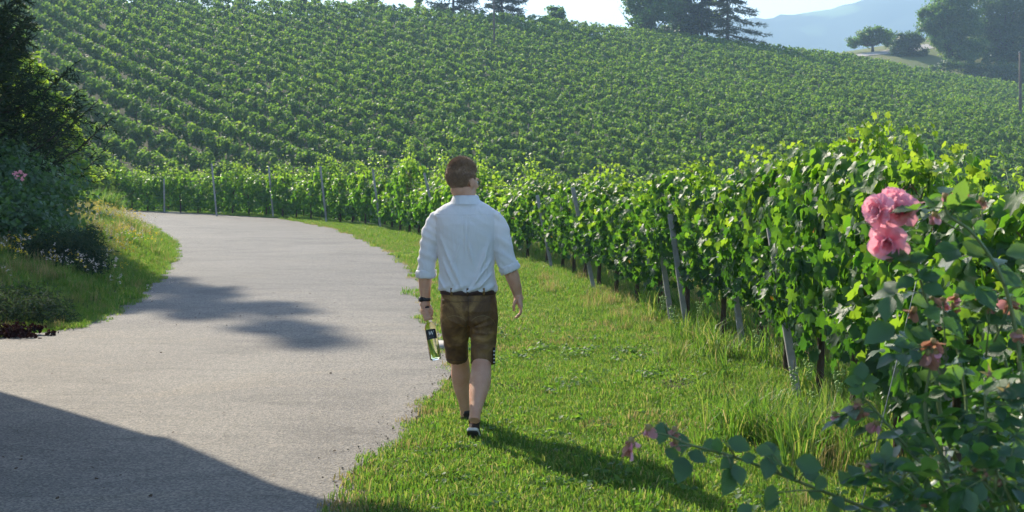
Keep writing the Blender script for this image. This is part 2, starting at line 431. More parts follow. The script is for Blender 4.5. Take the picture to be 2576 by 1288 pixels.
for y in ys:
    a, b = float(XL(y)), float(XR(y))
    a += 0.06 * math.sin(y * 1.1) + 0.03 * math.sin(y * 3.7); b += 0.13 + 0.04 * math.sin(y * 0.9 + 1) + 0.02 * math.sin(y * 3.1)
    for k in range(K + 1):
        x = a + (b - a) * k / K
        Vr.append((x, y, 0.012 + 0.004 * math.sin(x * 1.3 + y * 0.7)))
for i in range(len(ys) - 1):
    for k in range(K):
        Fr.append((i * (K + 1) + k, i * (K + 1) + k + 1, (i + 1) * (K + 1) + k + 1, (i + 1) * (K + 1) + k))
tag(link('road', np_mesh('road', np.array(Vr), np.array(Fr), smooth=True), M['road']), kind='structure')

# small square of concrete at the pavement's edge, half hidden behind the man
o = link('drain_cover', np_mesh('drain_cover', *box_np((-0.60, 12.75, 0.02), (0.36, 0.4, 0.05), 0.05)[:2]), M['post'])
tag(o, 'pale square concrete slab at the road edge beside the bottle', 'slab')

# ------------------------------------------------------------------ far hills (heightfield about 1.5 km off)
fx = np.arange(-1400, 1900, 14.0); fy = np.concatenate([np.arange(1150, 1800, 14.0), np.arange(1800, 2600, 60)])
FX, FY = np.meshgrid(fx, fy)
aa = FX / FY
prof = np.interp(1288 + F * aa, [-1500, 0, 1400, 1700, 1925, 2000, 2100, 2220, 2320, 2576, 3000, 4500], [160, 150, 120, 62, 43, 37, 31, 10, -4, -40, -70, -90])
top = CH + 1700 * (HZ - prof) / F
t = sstep((FY - 1150) / 550)
FZ = -60 + (top + 60) * t + 8 * vnoise(FX, FY, 0.012) * t
FZ = FZ + np.where(FY > 1700, -(FY - 1700) * 0.08, 0)
tree = (rs.rand(*FX.shape) - 0.3) * 7
field = vnoise(FX, FY, 0.0085, 5.0) + 0.5 * vnoise(FX, FY, 0.021, 1.0)
FZ = FZ + np.where(field < 0.78, tree, 0)
V = np.stack([FX, FY, FZ], -1).reshape(-1, 3)
nx, ny = len(fx), len(fy)
ii, jj = np.meshgrid(np.arange(nx - 1), np.arange(ny - 1)); q = (jj * nx + ii).ravel()
Fq = np.stack([q, q + 1, q + nx + 1, q + nx], -1)
m, nt_, out = new_mat('wooded_hill')
p = N(nt_, 'ShaderNodeBsdfPrincipled', Roughness=0.95); p.inputs['Specular IOR Level'].default_value = 0.1
at = N(nt_, 'ShaderNodeAttribute', attribute_name='rnd')
nt_.links.new(ramp(nt_, at.outputs['Fac'], [(0.0, (0.030, 0.055, 0.035)), (0.80, (0.040, 0.07, 0.04)), (0.84, (0.14, 0.22, 0.08)), (1, (0.18, 0.26, 0.09))]), p.inputs['Base Color'])
nt_.links.new(p.outputs[0], out.inputs[0])
tag(link('far_hills', np_mesh('far_hills', V, Fq, np.clip(field.ravel() * 0.5 + 0.42, 0, 1)), m), kind='structure')

# ------------------------------------------------------------------ haze
def haze_box():
    V, Fq, _ = box_np((0, 1400, 60), (6800, 4200, 300))
    m, nt_, out = new_mat('haze')
    v = nt_.nodes.new('ShaderNodeVolumePrincipled')
    v.inputs['Color'].default_value = (0.54, 0.76, 1.0, 1)
    v.inputs['Density'].default_value = 0.00062
    v.inputs['Anisotropy'].default_value = 0.1
    nt_.links.new(v.outputs[0], out.inputs['Volume'])
    tag(link('haze', np_mesh('haze', V, Fq), m), kind='stuff')
haze_box()

# ------------------------------------------------------------------ vines on the hillside
PHI = R(50)
RD = np.array([math.cos(PHI), -math.sin(PHI)]); RN = np.array([math.sin(PHI), math.cos(PHI)])
quad = np.array([(-0.5, 0, 0), (-0.3, 0.55, 0.08), (0.0, 1.0, -0.1), (0.5, 0.1, 0.0)], float) - np.array([0, 0.4, 0])
quadf = np.array([(0, 3, 2, 1)])
SP = 2.6
row_lab = 'long leafy vine row running slantwise across the hillside behind the roadside vines'
n_r = 0
for k in range(int(20 / SP), int(330 / SP)):
    s = np.arange(-330, 330, 1.05)
    c = np.outer(s, RD) + RN * (k * SP)
    X, Y = c[:, 0], c[:, 1]
    a = X / np.maximum(Y, 1)
    lowY = np.where(X < 0, 62.0, 62.0)
    ok = (Y > lowY) & (Y < Yr_(a) + 3) & (a > -0.44) & (a < 0.44)
    if ok.sum() < 14: continue
    X, Y = X[ok], Y[ok]
    X = X + 0.10 * rs.randn(len(X)); Y = Y + 0.10 * rs.randn(len(X))
    keep = rs.rand(len(X)) > 0.012
    X, Y = X[keep], Y[keep]
    dist = np.hypot(X, Y)
    vig = 0.93 + 0.14 * rs.rand(len(X)) + 0.05 * vnoise(X, Y, 0.12, 2.0)
    NC = 11
    nl = np.clip(2100 / dist, 10, 27).astype(int)
    vi = np.repeat(np.arange(len(X)), NC); kc = len(vi)
    g = vig[vi]
    ca = (rs.rand(kc) - 0.5) * 1.25; cl = (rs.rand(kc) - 0.5) * 0.34; hq = rs.rand(kc) ** 0.75; ch = (0.25 + 1.42 * hq) * g
    cr = (0.20 + 0.14 * rs.rand(kc)) * (1.05 - 0.2 * (ch > 1.4)); crn = rs.rand(kc)
    cx = X[vi] + RD[0] * ca + RN[0] * cl; cyy = Y[vi] + RD[1] * ca + RN[1] * cl; cz = terr(cx, cyy) + ch
    ix = np.repeat(np.arange(kc), nl[vi]); kk = len(ix)
    dv = nrm(rs.randn(kk, 3)); dv[:, 2] = np.abs(dv[:, 2]) * np.sign(rs.rand(kk) - 0.22)
    Pp = np.stack([cx, cyy, cz], -1)[ix] + dv * (cr[ix] * (0.75 + 0.45 * rs.rand(kk)))[:, None]
    sh = rs.rand(kk) < 0.03
    Pp[sh, 2] += 0.3 * rs.rand(sh.sum()) * (ch[ix][sh] > 1.1)
    nrmv = dv + 0.40 * rs.randn(kk, 3) + np.array([0, 0, 0.15])
    tip = np.stack([rs.randn(kk), rs.randn(kk), -0.5 + 0.5 * rs.randn(kk)], -1)
    sc = (0.145 + 0.00050 * dist[vi][ix]) * (0.8 + 0.4 * rs.rand(kk))
    Vv, Ff, rr = scatter(quad, quadf, Pp, frames(nrmv, tip), sc, rn=np.clip(rs.rand(kk) * 0.38 + 0.16 * crn[ix] + 0.12 * rs.rand(len(X))[vi][ix] + 0.40 * hq[ix] ** 1.6, 0.001, 0.97))  # leaf tint lightens with height, painting sunlit row tops into the colour
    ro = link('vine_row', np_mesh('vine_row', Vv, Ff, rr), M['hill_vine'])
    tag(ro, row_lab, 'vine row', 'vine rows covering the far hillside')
    # trellis posts and trunks of the row
    parts = []
    pk = np.arange(rs.randint(0, 9), len(X), 9)
    for i in pk:
        z0 = float(terr(X[i], Y[i]))
        parts.append(box_np((X[i], Y[i], z0 + 0.88), (0.06, 0.06, 1.8), PHI))
    if parts:
        Vv, Ff, rr = merge(parts)
        tag(link('trellis_post', np_mesh('trellis_post', Vv, Ff), M['old_wood'], ro), kind='stuff')
    n_r += 1
print('hill rows', n_r)
# ------------------------------------------------------------------ vine leaf templates
def palmate(curl=0.12, jag=1.0, seed=0):
    r2 = random.Random(seed)
    prof = [(-90, 0.10), (-68, 0.50), (-42, 0.42), (-22, 0.62), (0, 0.80), (16, 0.60), (30, 0.62), (52, 0.86), (68, 0.66), (80, 0.72), (90, 1.05)]
    pts = []
    for sgn in (1, -1):
        seq = prof if sgn == 1 else prof[::-1][1:-1]
        for a, r in seq:
            r = r * (1 + 0.08 * (r2.random() - 0.5) * jag)
            x = sgn * math.cos(R(a)) * r * 0.62; y = math.sin(R(a)) * r * 0.62 + 0.12
            pts.append((x, y))
    V = [(0, 0.12, 0.0)]
    for x, y in pts:
        d = math.hypot(x, y)
        z = 0.22 * abs(x) - curl * d * d * 2.2 + 0.05 * math.sin(9 * x + seed) * math.cos(8 * y)
        V.append((x, y, z))
    n = len(pts)
    Fc = [(0, 1 + i, 1 + (i + 1) % n) for i in range(n)]
    return np.array(V, float), np.array(Fc)
PAL = [palmate(0.10, 1, 1), palmate(0.28, 1, 2), palmate(-0.05, 1, 3), palmate(0.4, 1, 4)]
hexl = (np.array([(0, 0, 0), (-0.45, 0.1, 0.06), (-0.38, 0.55, 0.04), (0, 0.95, -0.12), (0.38, 0.55, 0.04), (0.45, 0.1, 0.06)]), np.array([(0, 5, 4, 3), (0, 3, 2, 1)]))
leaf_objs = [np_mesh('vine_leaf_blade', v, f, smooth=True) for v, f in PAL]
for me in leaf_objs: me.materials.append(M['vine'])

def vine_points(k, L, zlo, zhi, thick, seed, bushy=0.0, tall=1.0):
    """leaf positions + normals of one vine hanging in the trellis; local x along the row, y across"""
    r = np.random.RandomState(seed)
    x = (r.rand(k) - 0.5) * L
    h = r.beta(1.5, 1.25, k)
    z = zlo + (zhi - zlo) * h
    edge = np.sign(r.rand(k) - 0.5)
    prof = 0.55 + 0.45 * np.sin(np.pi * np.clip(h * 0.9 + 0.05, 0, 1))
    bulge = 1 + 0.45 * np.sin(x * 7 + seed) * np.cos(z * 6 + seed * 2)
    w = thick * prof * bulge * (0.55 + 0.45 * r.rand(k) ** 0.5)
    y = edge * w
    out = np.stack([r.randn(k) * 0.85 - 0.35, edge * 0.8 + r.randn(k) * 0.5, 0.35 + 0.7 * (h > 0.85) + r.randn(k) * 0.45], -1)
    # protruding shoots at the top
    ns = max(0, int(k * (0.12 + bushy)))
    c = r.rand(8) * L - L / 2
    ci = r.randint(0, 8, ns); q = r.rand(ns)
    hs_all = tall * (0.07 + 0.30 * r.rand(8) ** 1.5); hs = hs_all[ci]
    x[:ns] = c[ci] + r.randn(ns) * 0.05 + 0.1 * q * np.sign(c[ci]); z[:ns] = zhi - 0.08 + hs * q * 1.2; y[:ns] = r.randn(ns) * 0.06
    out[:ns] = np.stack([r.randn(ns) * 0.6, r.randn(ns) * 0.6, 0.7 + r.randn(ns) * 0.3], -1)
    tip = np.stack([r.randn(k) * 0.5, out[:, 1] * 0.5 + r.randn(k) * 0.3, -1 + r.randn(k) * 0.35], -1)
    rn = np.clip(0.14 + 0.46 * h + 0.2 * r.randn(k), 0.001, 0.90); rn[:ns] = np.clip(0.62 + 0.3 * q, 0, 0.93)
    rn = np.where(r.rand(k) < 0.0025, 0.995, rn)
    sc = (0.077 + 0.043 * r.rand(k)); sc[:ns] *= 0.8 - 0.3 * q
    vine_points.canes = [(c[i], float(hs_all[i])) for i in range(8)] if ns > 0 else []
    return np.stack([x, y, z], -1), frames(out, tip), sc, rn

def foliage_mesh(name, k, L, zlo, zhi, thick, seed, lod=0, bushy=0.0, tall=1.0):
    P, Mx, sc, rn = vine_points(k, L, zlo, zhi, thick, seed, bushy, tall)
    parts = []
    if lod == 0:
        ch = np.random.RandomState(seed + 5).randint(0, 4, k)
        for j in range(4):
            s_ = ch == j
            parts.append(scatter(PAL[j][0], PAL[j][1], P[s_], Mx[s_], sc[s_], rn[s_]))
    else:
        parts.append(scatter(hexl[0], hexl[1], P, Mx, sc * 0.98, rn))
    for cx_, h_ in vine_points.canes:
        sg = 0.1 if cx_ > 0 else -0.1
        parts.append(tube_np([Vector((cx_, 0, zhi - 0.35)), Vector((cx_ + sg * .4, 0, zhi - 0.08 + h_ * .5)), Vector((cx_ + sg, 0, zhi - 0.08 + h_ * 1.2))], [0.004, 0.003, 0.0015], 4))
    V, Fl, rn = merge(parts)
    return np_mesh(name, V, Fl, rn)

def trunk_np(seed, L, top=0.75):
    r = random.Random(seed)
    ps = [Vector((0, 0, -0.1))]; x = y = 0
    for i in range(1, 7):
        x += r.uniform(-0.025, 0.025); y += r.uniform(-0.02, 0.02)
        ps.append(Vector((x, y, top * i / 6)))
    parts = [tube_np(ps, [0.034, 0.03, 0.026, 0.027, 0.024, 0.026, 0.03], 8)]
    for s in (-1, 1):
        arm = [ps[-1]]
        for i in range(1, 5): arm.append(Vector((x + s * L * 0.12 * i, y + r.uniform(-0.02, 0.02), top + 0.05 + 0.03 * math.sin(i))))
        parts.append(tube_np(arm, [0.022, 0.018, 0.015, 0.012, 0.01], 6))
    return merge(parts)
def shoots_np(seed, L, zlo, zhi):
    r = random.Random(seed); parts = []
    for i in range(9):
        x0 = r.uniform(-L / 2, L / 2); y0 = r.uniform(-0.06, 0.06)
        ps = [Vector((x0 + r.uniform(-0.05, 0.05) * j, y0 + r.uniform(-0.03, 0.03) * j, 0.75 + (zhi + 0.05 - 0.75) * j / 5)) for j in range(6)]
        parts.append(tube_np(ps, 0.0045, 4))
    return merge(parts)

# path along the roadside row
def path_pts(off, y0, y1, step):
    yy = np.linspace(y0, y1, 4000); xx = XV(yy)
    if off:
        dx, dy = np.gradient(xx), np.gradient(yy); l = np.hypot(dx, dy)
        xx = xx + off * dy / l; yy = yy - off * dx / l
    s = np.concatenate([[0], np.cumsum(np.hypot(np.diff(xx), np.diff(yy)))])
    t = np.arange(0, s[-1], step)
    X = np.interp(t, s, xx); Y = np.interp(t, s, yy)
    X2 = np.interp(t + 0.3, s, xx); Y2 = np.interp(t + 0.3, s, yy); X1 = np.interp(t - 0.3, s, xx); Y1 = np.interp(t - 0.3, s, yy)
    return X, Y, np.arctan2(Y2 - Y1, X2 - X1)

LV = 1.12
ORD = ['first', 'second', 'third', 'fourth', 'fifth', 'sixth', 'seventh', 'eighth', 'ninth', 'tenth', 'eleventh', 'twelfth', 'thirteenth', 'fourteenth', 'fifteenth', 'sixteenth', 'seventeenth', 'eighteenth', 'nineteenth', 'twentieth']
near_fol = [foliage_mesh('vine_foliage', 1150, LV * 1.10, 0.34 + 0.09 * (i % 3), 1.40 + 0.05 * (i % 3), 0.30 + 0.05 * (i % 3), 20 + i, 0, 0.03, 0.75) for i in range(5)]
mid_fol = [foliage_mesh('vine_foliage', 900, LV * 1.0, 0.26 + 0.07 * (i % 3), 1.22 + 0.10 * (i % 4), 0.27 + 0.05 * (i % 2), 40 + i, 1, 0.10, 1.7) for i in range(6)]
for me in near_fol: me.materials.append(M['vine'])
for me in mid_fol: me.materials.append(M['vine_backlit'])
trunks = []
for i in range(4):
    V, Fl, rn = trunk_np(i, LV); me = np_mesh('vine_trunk', V, Fl, rn, True); me.materials.append(M['bark']); trunks.append(me)
shmesh = []
for i in range(4):
    V, Fl, rn = shoots_np(i + 9, LV, 0.6, 1.28); me = np_mesh('vine_shoots', V, Fl, rn, True); me.materials.append(M['shoot']); shmesh.append(me)

def vine(x, y, ang, sc, label, group, fol, idx, n_leaf=0, off_face=-1):
    z = float(terr(x, y))
    root = empty('grapevine', (x, y, z), ang)
    root.scale = (1, 1, sc)
    tag(root, label, 'grapevine', group)
    o = link('trunk', trunks[idx % 4], None, root); o.scale = (1 if idx % 2 else -1, 1, 1)
    o = link('foliage', fol, None, root)
    o['kind'] = 'stuff'
    link('shoot', shmesh[idx % 4], None, root)['kind'] = 'stuff'
    if n_leaf:
        r = np.random.RandomState(500 + idx)
        P, Mx, s, rn = vine_points(n_leaf * 3, LV * 1.05, 0.62, 1.46, 0.36, 700 + idx, -0.12)
        # the leaves on the side seen from the road, one object each
        pick = np.argsort(-P[:, 1] * off_face * -1)[:n_leaf] if off_face > 0 else np.argsort(P[:, 1] * -off_face * -1)[:n_leaf]
        for j in pick:
            mt = Matrix(Mx[j].tolist()).to_4x4()
            lo = link('leaf', leaf_objs[r.randint(4)], None, root)
            lo.matrix_local = Matrix.Translation(P[j]) @ mt @ Matrix.Scale(float(s[j]) * 1.08, 4)
    return root

X, Y, A = path_pts(0.14, 4.2, 63, LV)
front = list(zip(X, Y, A))
def seg_label(x, y):
    u = 1288 + F * x / y
    nm = ['left of the farthest post at the road bend', 'between the two farthest posts on the bend', 'between the third and fourth posts left of the man', 'between the second and third posts left of the man', 'between the first and second posts left of the man', 'just left of the man, behind his sleeve', 'behind the man']
    return 'leafy grapevine ' + nm[int(np.searchsorted([414, 546, 688, 822, 958, 1090], u))]
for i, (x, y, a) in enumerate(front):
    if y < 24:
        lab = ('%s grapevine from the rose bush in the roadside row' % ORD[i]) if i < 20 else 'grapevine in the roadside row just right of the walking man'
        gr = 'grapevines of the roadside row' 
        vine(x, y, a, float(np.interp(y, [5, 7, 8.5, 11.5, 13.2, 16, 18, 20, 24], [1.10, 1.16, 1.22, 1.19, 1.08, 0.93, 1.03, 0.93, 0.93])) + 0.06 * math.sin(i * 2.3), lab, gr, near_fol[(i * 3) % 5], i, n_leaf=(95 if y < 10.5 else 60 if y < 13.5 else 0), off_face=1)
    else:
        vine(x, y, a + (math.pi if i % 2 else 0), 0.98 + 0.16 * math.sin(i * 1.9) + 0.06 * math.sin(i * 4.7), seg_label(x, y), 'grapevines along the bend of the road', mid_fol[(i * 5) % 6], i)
# rows behind, seen between the trunks
for off, yy0, yy1 in ((2.3, 6.0, 60), (4.6, 9, 60)):
    X, Y, A = path_pts(off, yy0, yy1, LV)
    for i, (x, y, a) in enumerate(zip(X, Y, A)):
        if abs(x / y) > 0.46: continue
        vine(x, y, a + (math.pi if i % 2 else 0), (0.90 if y < 28 else 0.78) + 0.06 * math.sin(i * 2.9), 'grapevine in the rows just behind the roadside row', 'grapevines in the rows behind the roadside row', mid_fol[(i * 5 + 2) % 6], i + 3)

# ------------------------------------------------------------------ posts of the roadside row (base and top seen in the photo)
post_px = [  # base u,v ; top u,v
    ((2395, 1240), (2368, 466)), ((2010, 1010), (1945, 560)), ((1872, 892), (1822, 488)), ((1732, 848), (1690, 540)), ((1692, 822), (1655, 545)), ((1497, 737), (1442, 472)), ((1390, 680), (1352, 492)),
    ((1110, 610), (1066, 436)), ((958, 578), (936, 424)), ((822, 562), (804, 418)), ((688, 549), (674, 420)), ((546, 545), (530, 412)), ((414, 536), (410, 450))]
plab = ['near the pink roses, largest of the trellis posts', 'with its foot bare beside a thick vine trunk', 'standing right of the two close posts', 'of the close pair, nearer the camera', 'of the close pair, farther from the camera',
        'with a guy wire pegged beside it, right of the man', 'next right of the man\'s arm', 'behind the man\'s left shoulder', 'next left of the man', 'second left of the man', 'third left of the man', 'fourth left of the man, wrapped in tall shoots', 'at the far end by the road bend']
for (bb, tt), l in zip(post_px, plab):
    b = G(*bb); y = b.y
    b.z = float(terr(b.x, b.y)) - 0.05
    t = PY(tt[0], tt[1], y + 0.04 * 0)
    t.y = y + 0.15
    ctr = (b + t) / 2
    ln = (t - b).length
    w = 0.056
    root = empty('trellis_post', b)
    tag(root, 'grey leaning trellis post ' + l, 'trellis post', 'trellis posts of the roadside row')
    d = (t - b).normalized()
    rotq = Vector((0, 0, 1)).rotation_difference(d)
    bm = bmesh.new()
    bmesh.ops.create_cube(bm, size=1)
    for v_ in bm.verts: v_.co = Vector((v_.co.x * w, v_.co.y * w * 0.9, (v_.co.z + 0.5) * ln))
    bmesh.ops.bevel(bm, geom=list(bm.edges), offset=0.008, segments=1, affect='EDGES')
    me = bpy.data.meshes.new('post_shaft'); bm.to_mesh(me); bm.free()
    o = link('shaft', me, M['post'], root); o.rotation_mode = 'QUATERNION'; o.rotation_quaternion = rotq
    o2 = tube('wire_clip', [Vector((-0.05, -0.045, ln * 0.62)), Vector((0.05, -0.045, ln * 0.62))], 0.004, M['wire'], root, 5)
    o2.rotation_mode = 'QUATERNION'; o2.rotation_quaternion = rotq
# trellis wires along the row
for hgt, l in ((0.78, 'lowest'), (1.15, 'middle'), (1.3, 'top')):
    X, Y, A = path_pts(0.14, 4.2, 60, 0.8)
    tag(tube('trellis_wire', [Vector((x, y, float(terr(x, y)) + hgt)) for x, y in zip(X, Y)], 0.002, M['wire'], None, 4), '%s trellis wire of the roadside vine row' % l, 'wire', 'trellis wires')
# guy wires
for i, (u1, v1, u2, v2, Yd, l) in enumerate([(1545, 730, 1640, 560, 18.5, 'thin slanting guy wire between the vines right of the man'), (1610, 745, 1668, 620, 17.5, 'shorter guy wire just right of the long slanting one'),
                              (1772, 800, 1812, 690, 14.5, 'guy wire beside the pair of grey posts'), (2160, 1300, 2322, 640, 5.6, 'long steep guy wire rising through the rose leaves')]):
    a = PY(u1, v1, Yd); b = PY(u2, v2, Yd + (0.5 if i < 3 else 0.3))
    if i < 3: a.z = float(terr(a.x, a.y)) - 0.03
    tag(tube('guy_wire', [a, b], 0.004 if i < 3 else 0.0024, M['wire'], None, 5), l, 'wire')
# grape bunches hanging under the foliage
bunch_px = [(1668, 745, 14.6), (1700, 790, 13.9), (1690, 770, 14.4), (1905, 830, 11.6), (1998, 925, 9.7), (2035, 905, 9.6), (2045, 985, 9.3), (2110, 930, 8.8), (1760, 760, 13.2), (2190, 905, 8.2)]
sph = bmesh.new(); bmesh.ops.create_icosphere(sph, subdivisions=1, radius=1)
sv = np.array([v_.co[:] for v_ in sph.verts]); sf = np.array([[v_.index for v_ in f.verts] for f in sph.faces]); sph.free()
for i, (u, v_, Yd) in enumerate(bunch_px):
    c = PY(u, v_, Yd - 0.33)
    k = 42; h = rs.rand(k); th = rs.rand(k) * 6.28; rr = 0.036 * (1 - h * 0.75)
    P = np.stack([np.cos(th) * rr, np.sin(th) * rr, -h * 0.14], -1)
    V, Fl, rn = scatter(sv, sf, P, np.repeat(np.eye(3)[None], k, 0), 0.0085 + 0.002 * rs.rand(k))
    root = empty('grape_bunch', c)
    tag(root, 'pale green grape bunch hanging low in the roadside vines', 'grapes', 'green grape bunches in the roadside vines')
    tag(link('grape', np_mesh('grapes', V, Fl, rn, True), M['grape'], root), kind='stuff')
    tube('stalk', [Vector((0, 0, 0.05)), Vector((0, 0, -0.02))], 0.003, M['shoot'], root, 5)
# ------------------------------------------------------------------ grass
def blades(k, rad, h0, h1, w, seed, lean=0.5, segs=2):
    r = np.random.RandomState(seed)
    a = r.rand(k) * 6.28; d = rad * np.sqrt(r.rand(k))
    bx, by = np.cos(a) * d, np.sin(a) * d
    h = h0 + (h1 - h0) * r.rand(k) ** 1.3
    la = r.rand(k) * 6.28; ll = h * lean * (0.2 + r.rand(k))
    wa = r.rand(k) * 6.28; ww = w * (0.7 + 0.6 * r.rand(k))
    wx, wy = np.cos(wa) * ww / 2, np.sin(wa) * ww / 2
    lx, ly = np.cos(la) * ll, np.sin(la) * ll
    z0 = -0.02
    V = np.stack([np.stack([bx - wx, by - wy, np.full(k, z0)], -1), np.stack([bx + wx, by + wy, np.full(k, z0)], -1),
                  np.stack([bx + wx * .8 + lx * .35, by + wy * .8 + ly * .35, h * .6], -1), np.stack([bx - wx * .8 + lx * .35, by - wy * .8 + ly * .35, h * .6], -1),
                  np.stack([bx + lx, by + ly, h * (1 - 0.25 * np.minimum(1, ll / h))], -1)], 1).reshape(-1, 3)
    o = (np.arange(k) * 5)[:, None]
    return V, [o + np.array([[0, 1, 2, 3]]), o + np.array([[3, 2, 4]])], np.repeat(r.rand(k), 5)

gz0 = lambda x, y: float(terr(x, y))
src = bpy.data.collections.new('grass_sources')
def src_obj(coll, name, V, Fl, rn, mat):
    me = np_mesh(name, V, Fl, rn); me.materials.append(mat)
    o = bpy.data.objects.new(name, me); coll.objects.link(o); return o

def instancer(name, pts, rot, scl, coll, label=None, parent=None):
    me = bpy.data.meshes.new(name)
    me.vertices.add(len(pts)); me.vertices.foreach_set('co', np.asarray(pts, np.float32).ravel())
    at = me.attributes.new('rot', 'FLOAT_VECTOR', 'POINT'); at.data.foreach_set('vector', np.asarray(rot, np.float32).ravel())
    at = me.attributes.new('scl', 'FLOAT', 'POINT'); at.data.foreach_set('value', np.asarray(scl, np.float32))
    me.update()
    o = bpy.data.objects.new(name, me); COL.objects.link(o)
    ng = bpy.data.node_groups.new(name + '_nodes', 'GeometryNodeTree')
    ng.interface.new_socket('Geometry', in_out='INPUT', socket_type='NodeSocketGeometry')
    ng.interface.new_socket('Geometry', in_out='OUTPUT', socket_type='NodeSocketGeometry')
    gi = ng.nodes.new('NodeGroupInput'); go = ng.nodes.new('NodeGroupOutput')
    ip = ng.nodes.new('GeometryNodeInstanceOnPoints'); ci = ng.nodes.new('GeometryNodeCollectionInfo')
    ci.inputs['Collection'].default_value = coll
    ci.inputs['Separate Children'].default_value = True; ci.inputs['Reset Children'].default_value = True
    ip.inputs['Pick Instance'].default_value = True
    ar = ng.nodes.new('GeometryNodeInputNamedAttribute'); ar.data_type = 'FLOAT_VECTOR'; ar.inputs['Name'].default_value = 'rot'
    sc = ng.nodes.new('GeometryNodeInputNamedAttribute'); sc.data_type = 'FLOAT'; sc.inputs['Name'].default_value = 'scl'
    L = ng.links.new
    L(gi.outputs[0], ip.inputs['Points']); L(ci.outputs[0], ip.inputs['Instance'])
    L(ar.outputs[0], ip.inputs['Rotation']); L(sc.outputs[0], ip.inputs['Scale']); L(ip.outputs[0], go.inputs[0])
    md = o.modifiers.new('scatter', 'NODES'); md.node_group = ng
    tag(o, kind='stuff')
    if label: o['label'] = label
    return o

def mkcoll(name, items):
    c = bpy.data.collections.new(name)
    for i, (V, Fl, rn, mat) in enumerate(items): src_obj(c, '%s_%d' % (name, i), V, Fl, rn, mat)
    return c
lawn = mkcoll('lawn_tuft', [(*blades(230, 0.17, 0.012, 0.045, 0.0055, i, 0.8), M['grass']) for i in range(5)])
meadow = mkcoll('meadow_tuft', [(*blades(100, 0.17, 0.05, 0.20, 0.007, 30 + i, 0.6), M['grass']) for i in range(4)] + [(*blades(50, 0.16, 0.12, 0.30, 0.006, 40, 0.5), M['dry_grass'])])
tall = mkcoll('tall_tuft', [(*blades(70, 0.15, 0.20, 0.55, 0.011, 50 + i, 0.75), M['grass']) for i in range(4)])
dry = mkcoll('dry_tuft', [(*blades(70, 0.13, 0.02, 0.06, 0.006, 60 + i, 0.8), M['dry_grass']) for i in range(2)])
# clover and dandelion leaves low in the lawn
def weed(seed, k=26):
    r = np.random.RandomState(seed)
    a = r.rand(k) * 6.28; d = 0.12 * np.sqrt(r.rand(k))
    P = np.stack([np.cos(a) * d, np.sin(a) * d, 0.02 + 0.05 * r.rand(k)], -1)
    n = np.stack([r.randn(k) * .35, r.randn(k) * .35, np.ones(k)], -1)
    return scatter(hexl[0], hexl[1], P, frames(n, np.stack([np.cos(a), np.sin(a), 0 * a], -1)), 0.018 + 0.026 * r.rand(k), r.rand(k))
weeds = mkcoll('weed_patch', [(lambda t: (t[0], [t[1]], t[2], M['weed']))(weed(70 + i)) for i in range(3)])

def fill(fx0, fx1, y0, y1, dens, seed, wander=0.05):
    """random points between two boundary curves"""
    r = np.random.RandomState(seed)
    yy = np.linspace(y0, y1, 400); wid = np.maximum(0, fx1(yy) - fx0(yy)); area = np.trapezoid(wid, yy) if hasattr(np, 'trapezoid') else np.trapz(wid, yy)
    k = int(area * dens)
    cdf = np.cumsum(wid); cdf = cdf / cdf[-1]
    Y = np.interp(r.rand(k), cdf, yy); X = fx0(Y) + r.rand(k) * (fx1(Y) - fx0(Y)) + wander * r.randn(k)
    return X, Y, r
def put(name, X, Y, coll, r, s0=0.8, s1=1.3, label=None, zoff=0.0, smap=None):
    ok = np.abs(X / np.maximum(Y, 1)) < 0.47
    X, Y = X[ok], Y[ok]; k = len(X)
    Z = terr(X, Y) + zoff
    s = s0 + (s1 - s0) * r.rand(k)
    if smap is not None: s = s * smap(X, Y)
    rot = np.stack([r.randn(k) * .08, r.randn(k) * .08, r.rand(k) * 6.28], -1)
    return instancer(name, np.stack([X, Y, Z], -1), rot, s, coll, label)
E0 = lambda Y: XR(Y) + 0.19 + 0.04 * np.sin(Y * 2.3 + 1) + 0.025 * np.sin(Y * 7.0)
lawn_s = lambda X, Y: 1 + 0.35 * vnoise(X, Y, 1.4) 
a = fill(E0, lambda Y: XV(Y) + 0.7, 5.4, 17, 85, 1); put('lawn_grass', a[0], a[1], lawn, a[2], 0.75, 1.25, 'short sunlit lawn grass between the road and the vines', smap=lawn_s)
a = fill(E0, lambda Y: XV(Y) + 0.5, 17, 54, 36, 2); put('verge_grass', a[0], a[1], lawn, a[2], 1.0, 1.7, 'strip of grass along the outer edge of the bend', smap=lawn_s)
a = fill(lambda Y: XV(Y) + 0.5, lambda Y: XV(Y) + 5.5, 6, 30, 9, 3); put('undergrowth', a[0], a[1], meadow, a[2], 0.9, 1.6, 'rank grass growing under the vines')
a = fill(lambda Y: XV(Y) - 0.75, lambda Y: XV(Y) + 0.7, 6, 30, 16, 4, 0.1); put('meadow_grass', a[0], a[1], meadow, a[2], 0.4, 0.9, 'longer grass along the foot of the roadside vines')
a = fill(lambda Y: E0(Y) + 0.2, lambda Y: XV(Y) - 0.3, 5.6, 14, 16, 5)
k_ = (vnoise(a[0], a[1], 1.1, 4) + 0.5 * a[2].randn(len(a[0])) > -0.3); put('weeds', a[0][k_], a[1][k_], weeds, a[2], 0.5, 1.05, 'clover and broad weeds in the lawn')
a = fill(lambda Y: E0(Y) - 0.10, lambda Y: E0(Y) + 0.08, 5.4, 40, 30, 6, 0.03); put('dry_edge_grass', a[0], a[1], dry, a[2], 0.7, 1.3, 'dry yellow grass fringing the road edge')
a = fill(lambda Y: E0(Y) + 0.3, lambda Y: XV(Y) - 0.1, 8, 30, 9, 16, 0.03)
k_ = (vnoise(a[0], a[1], 0.9, 9) > 0.15); put('straw_grass', a[0][k_], a[1][k_], dry, a[2], 0.9, 1.6, 'patches of dry straw in the lawn')
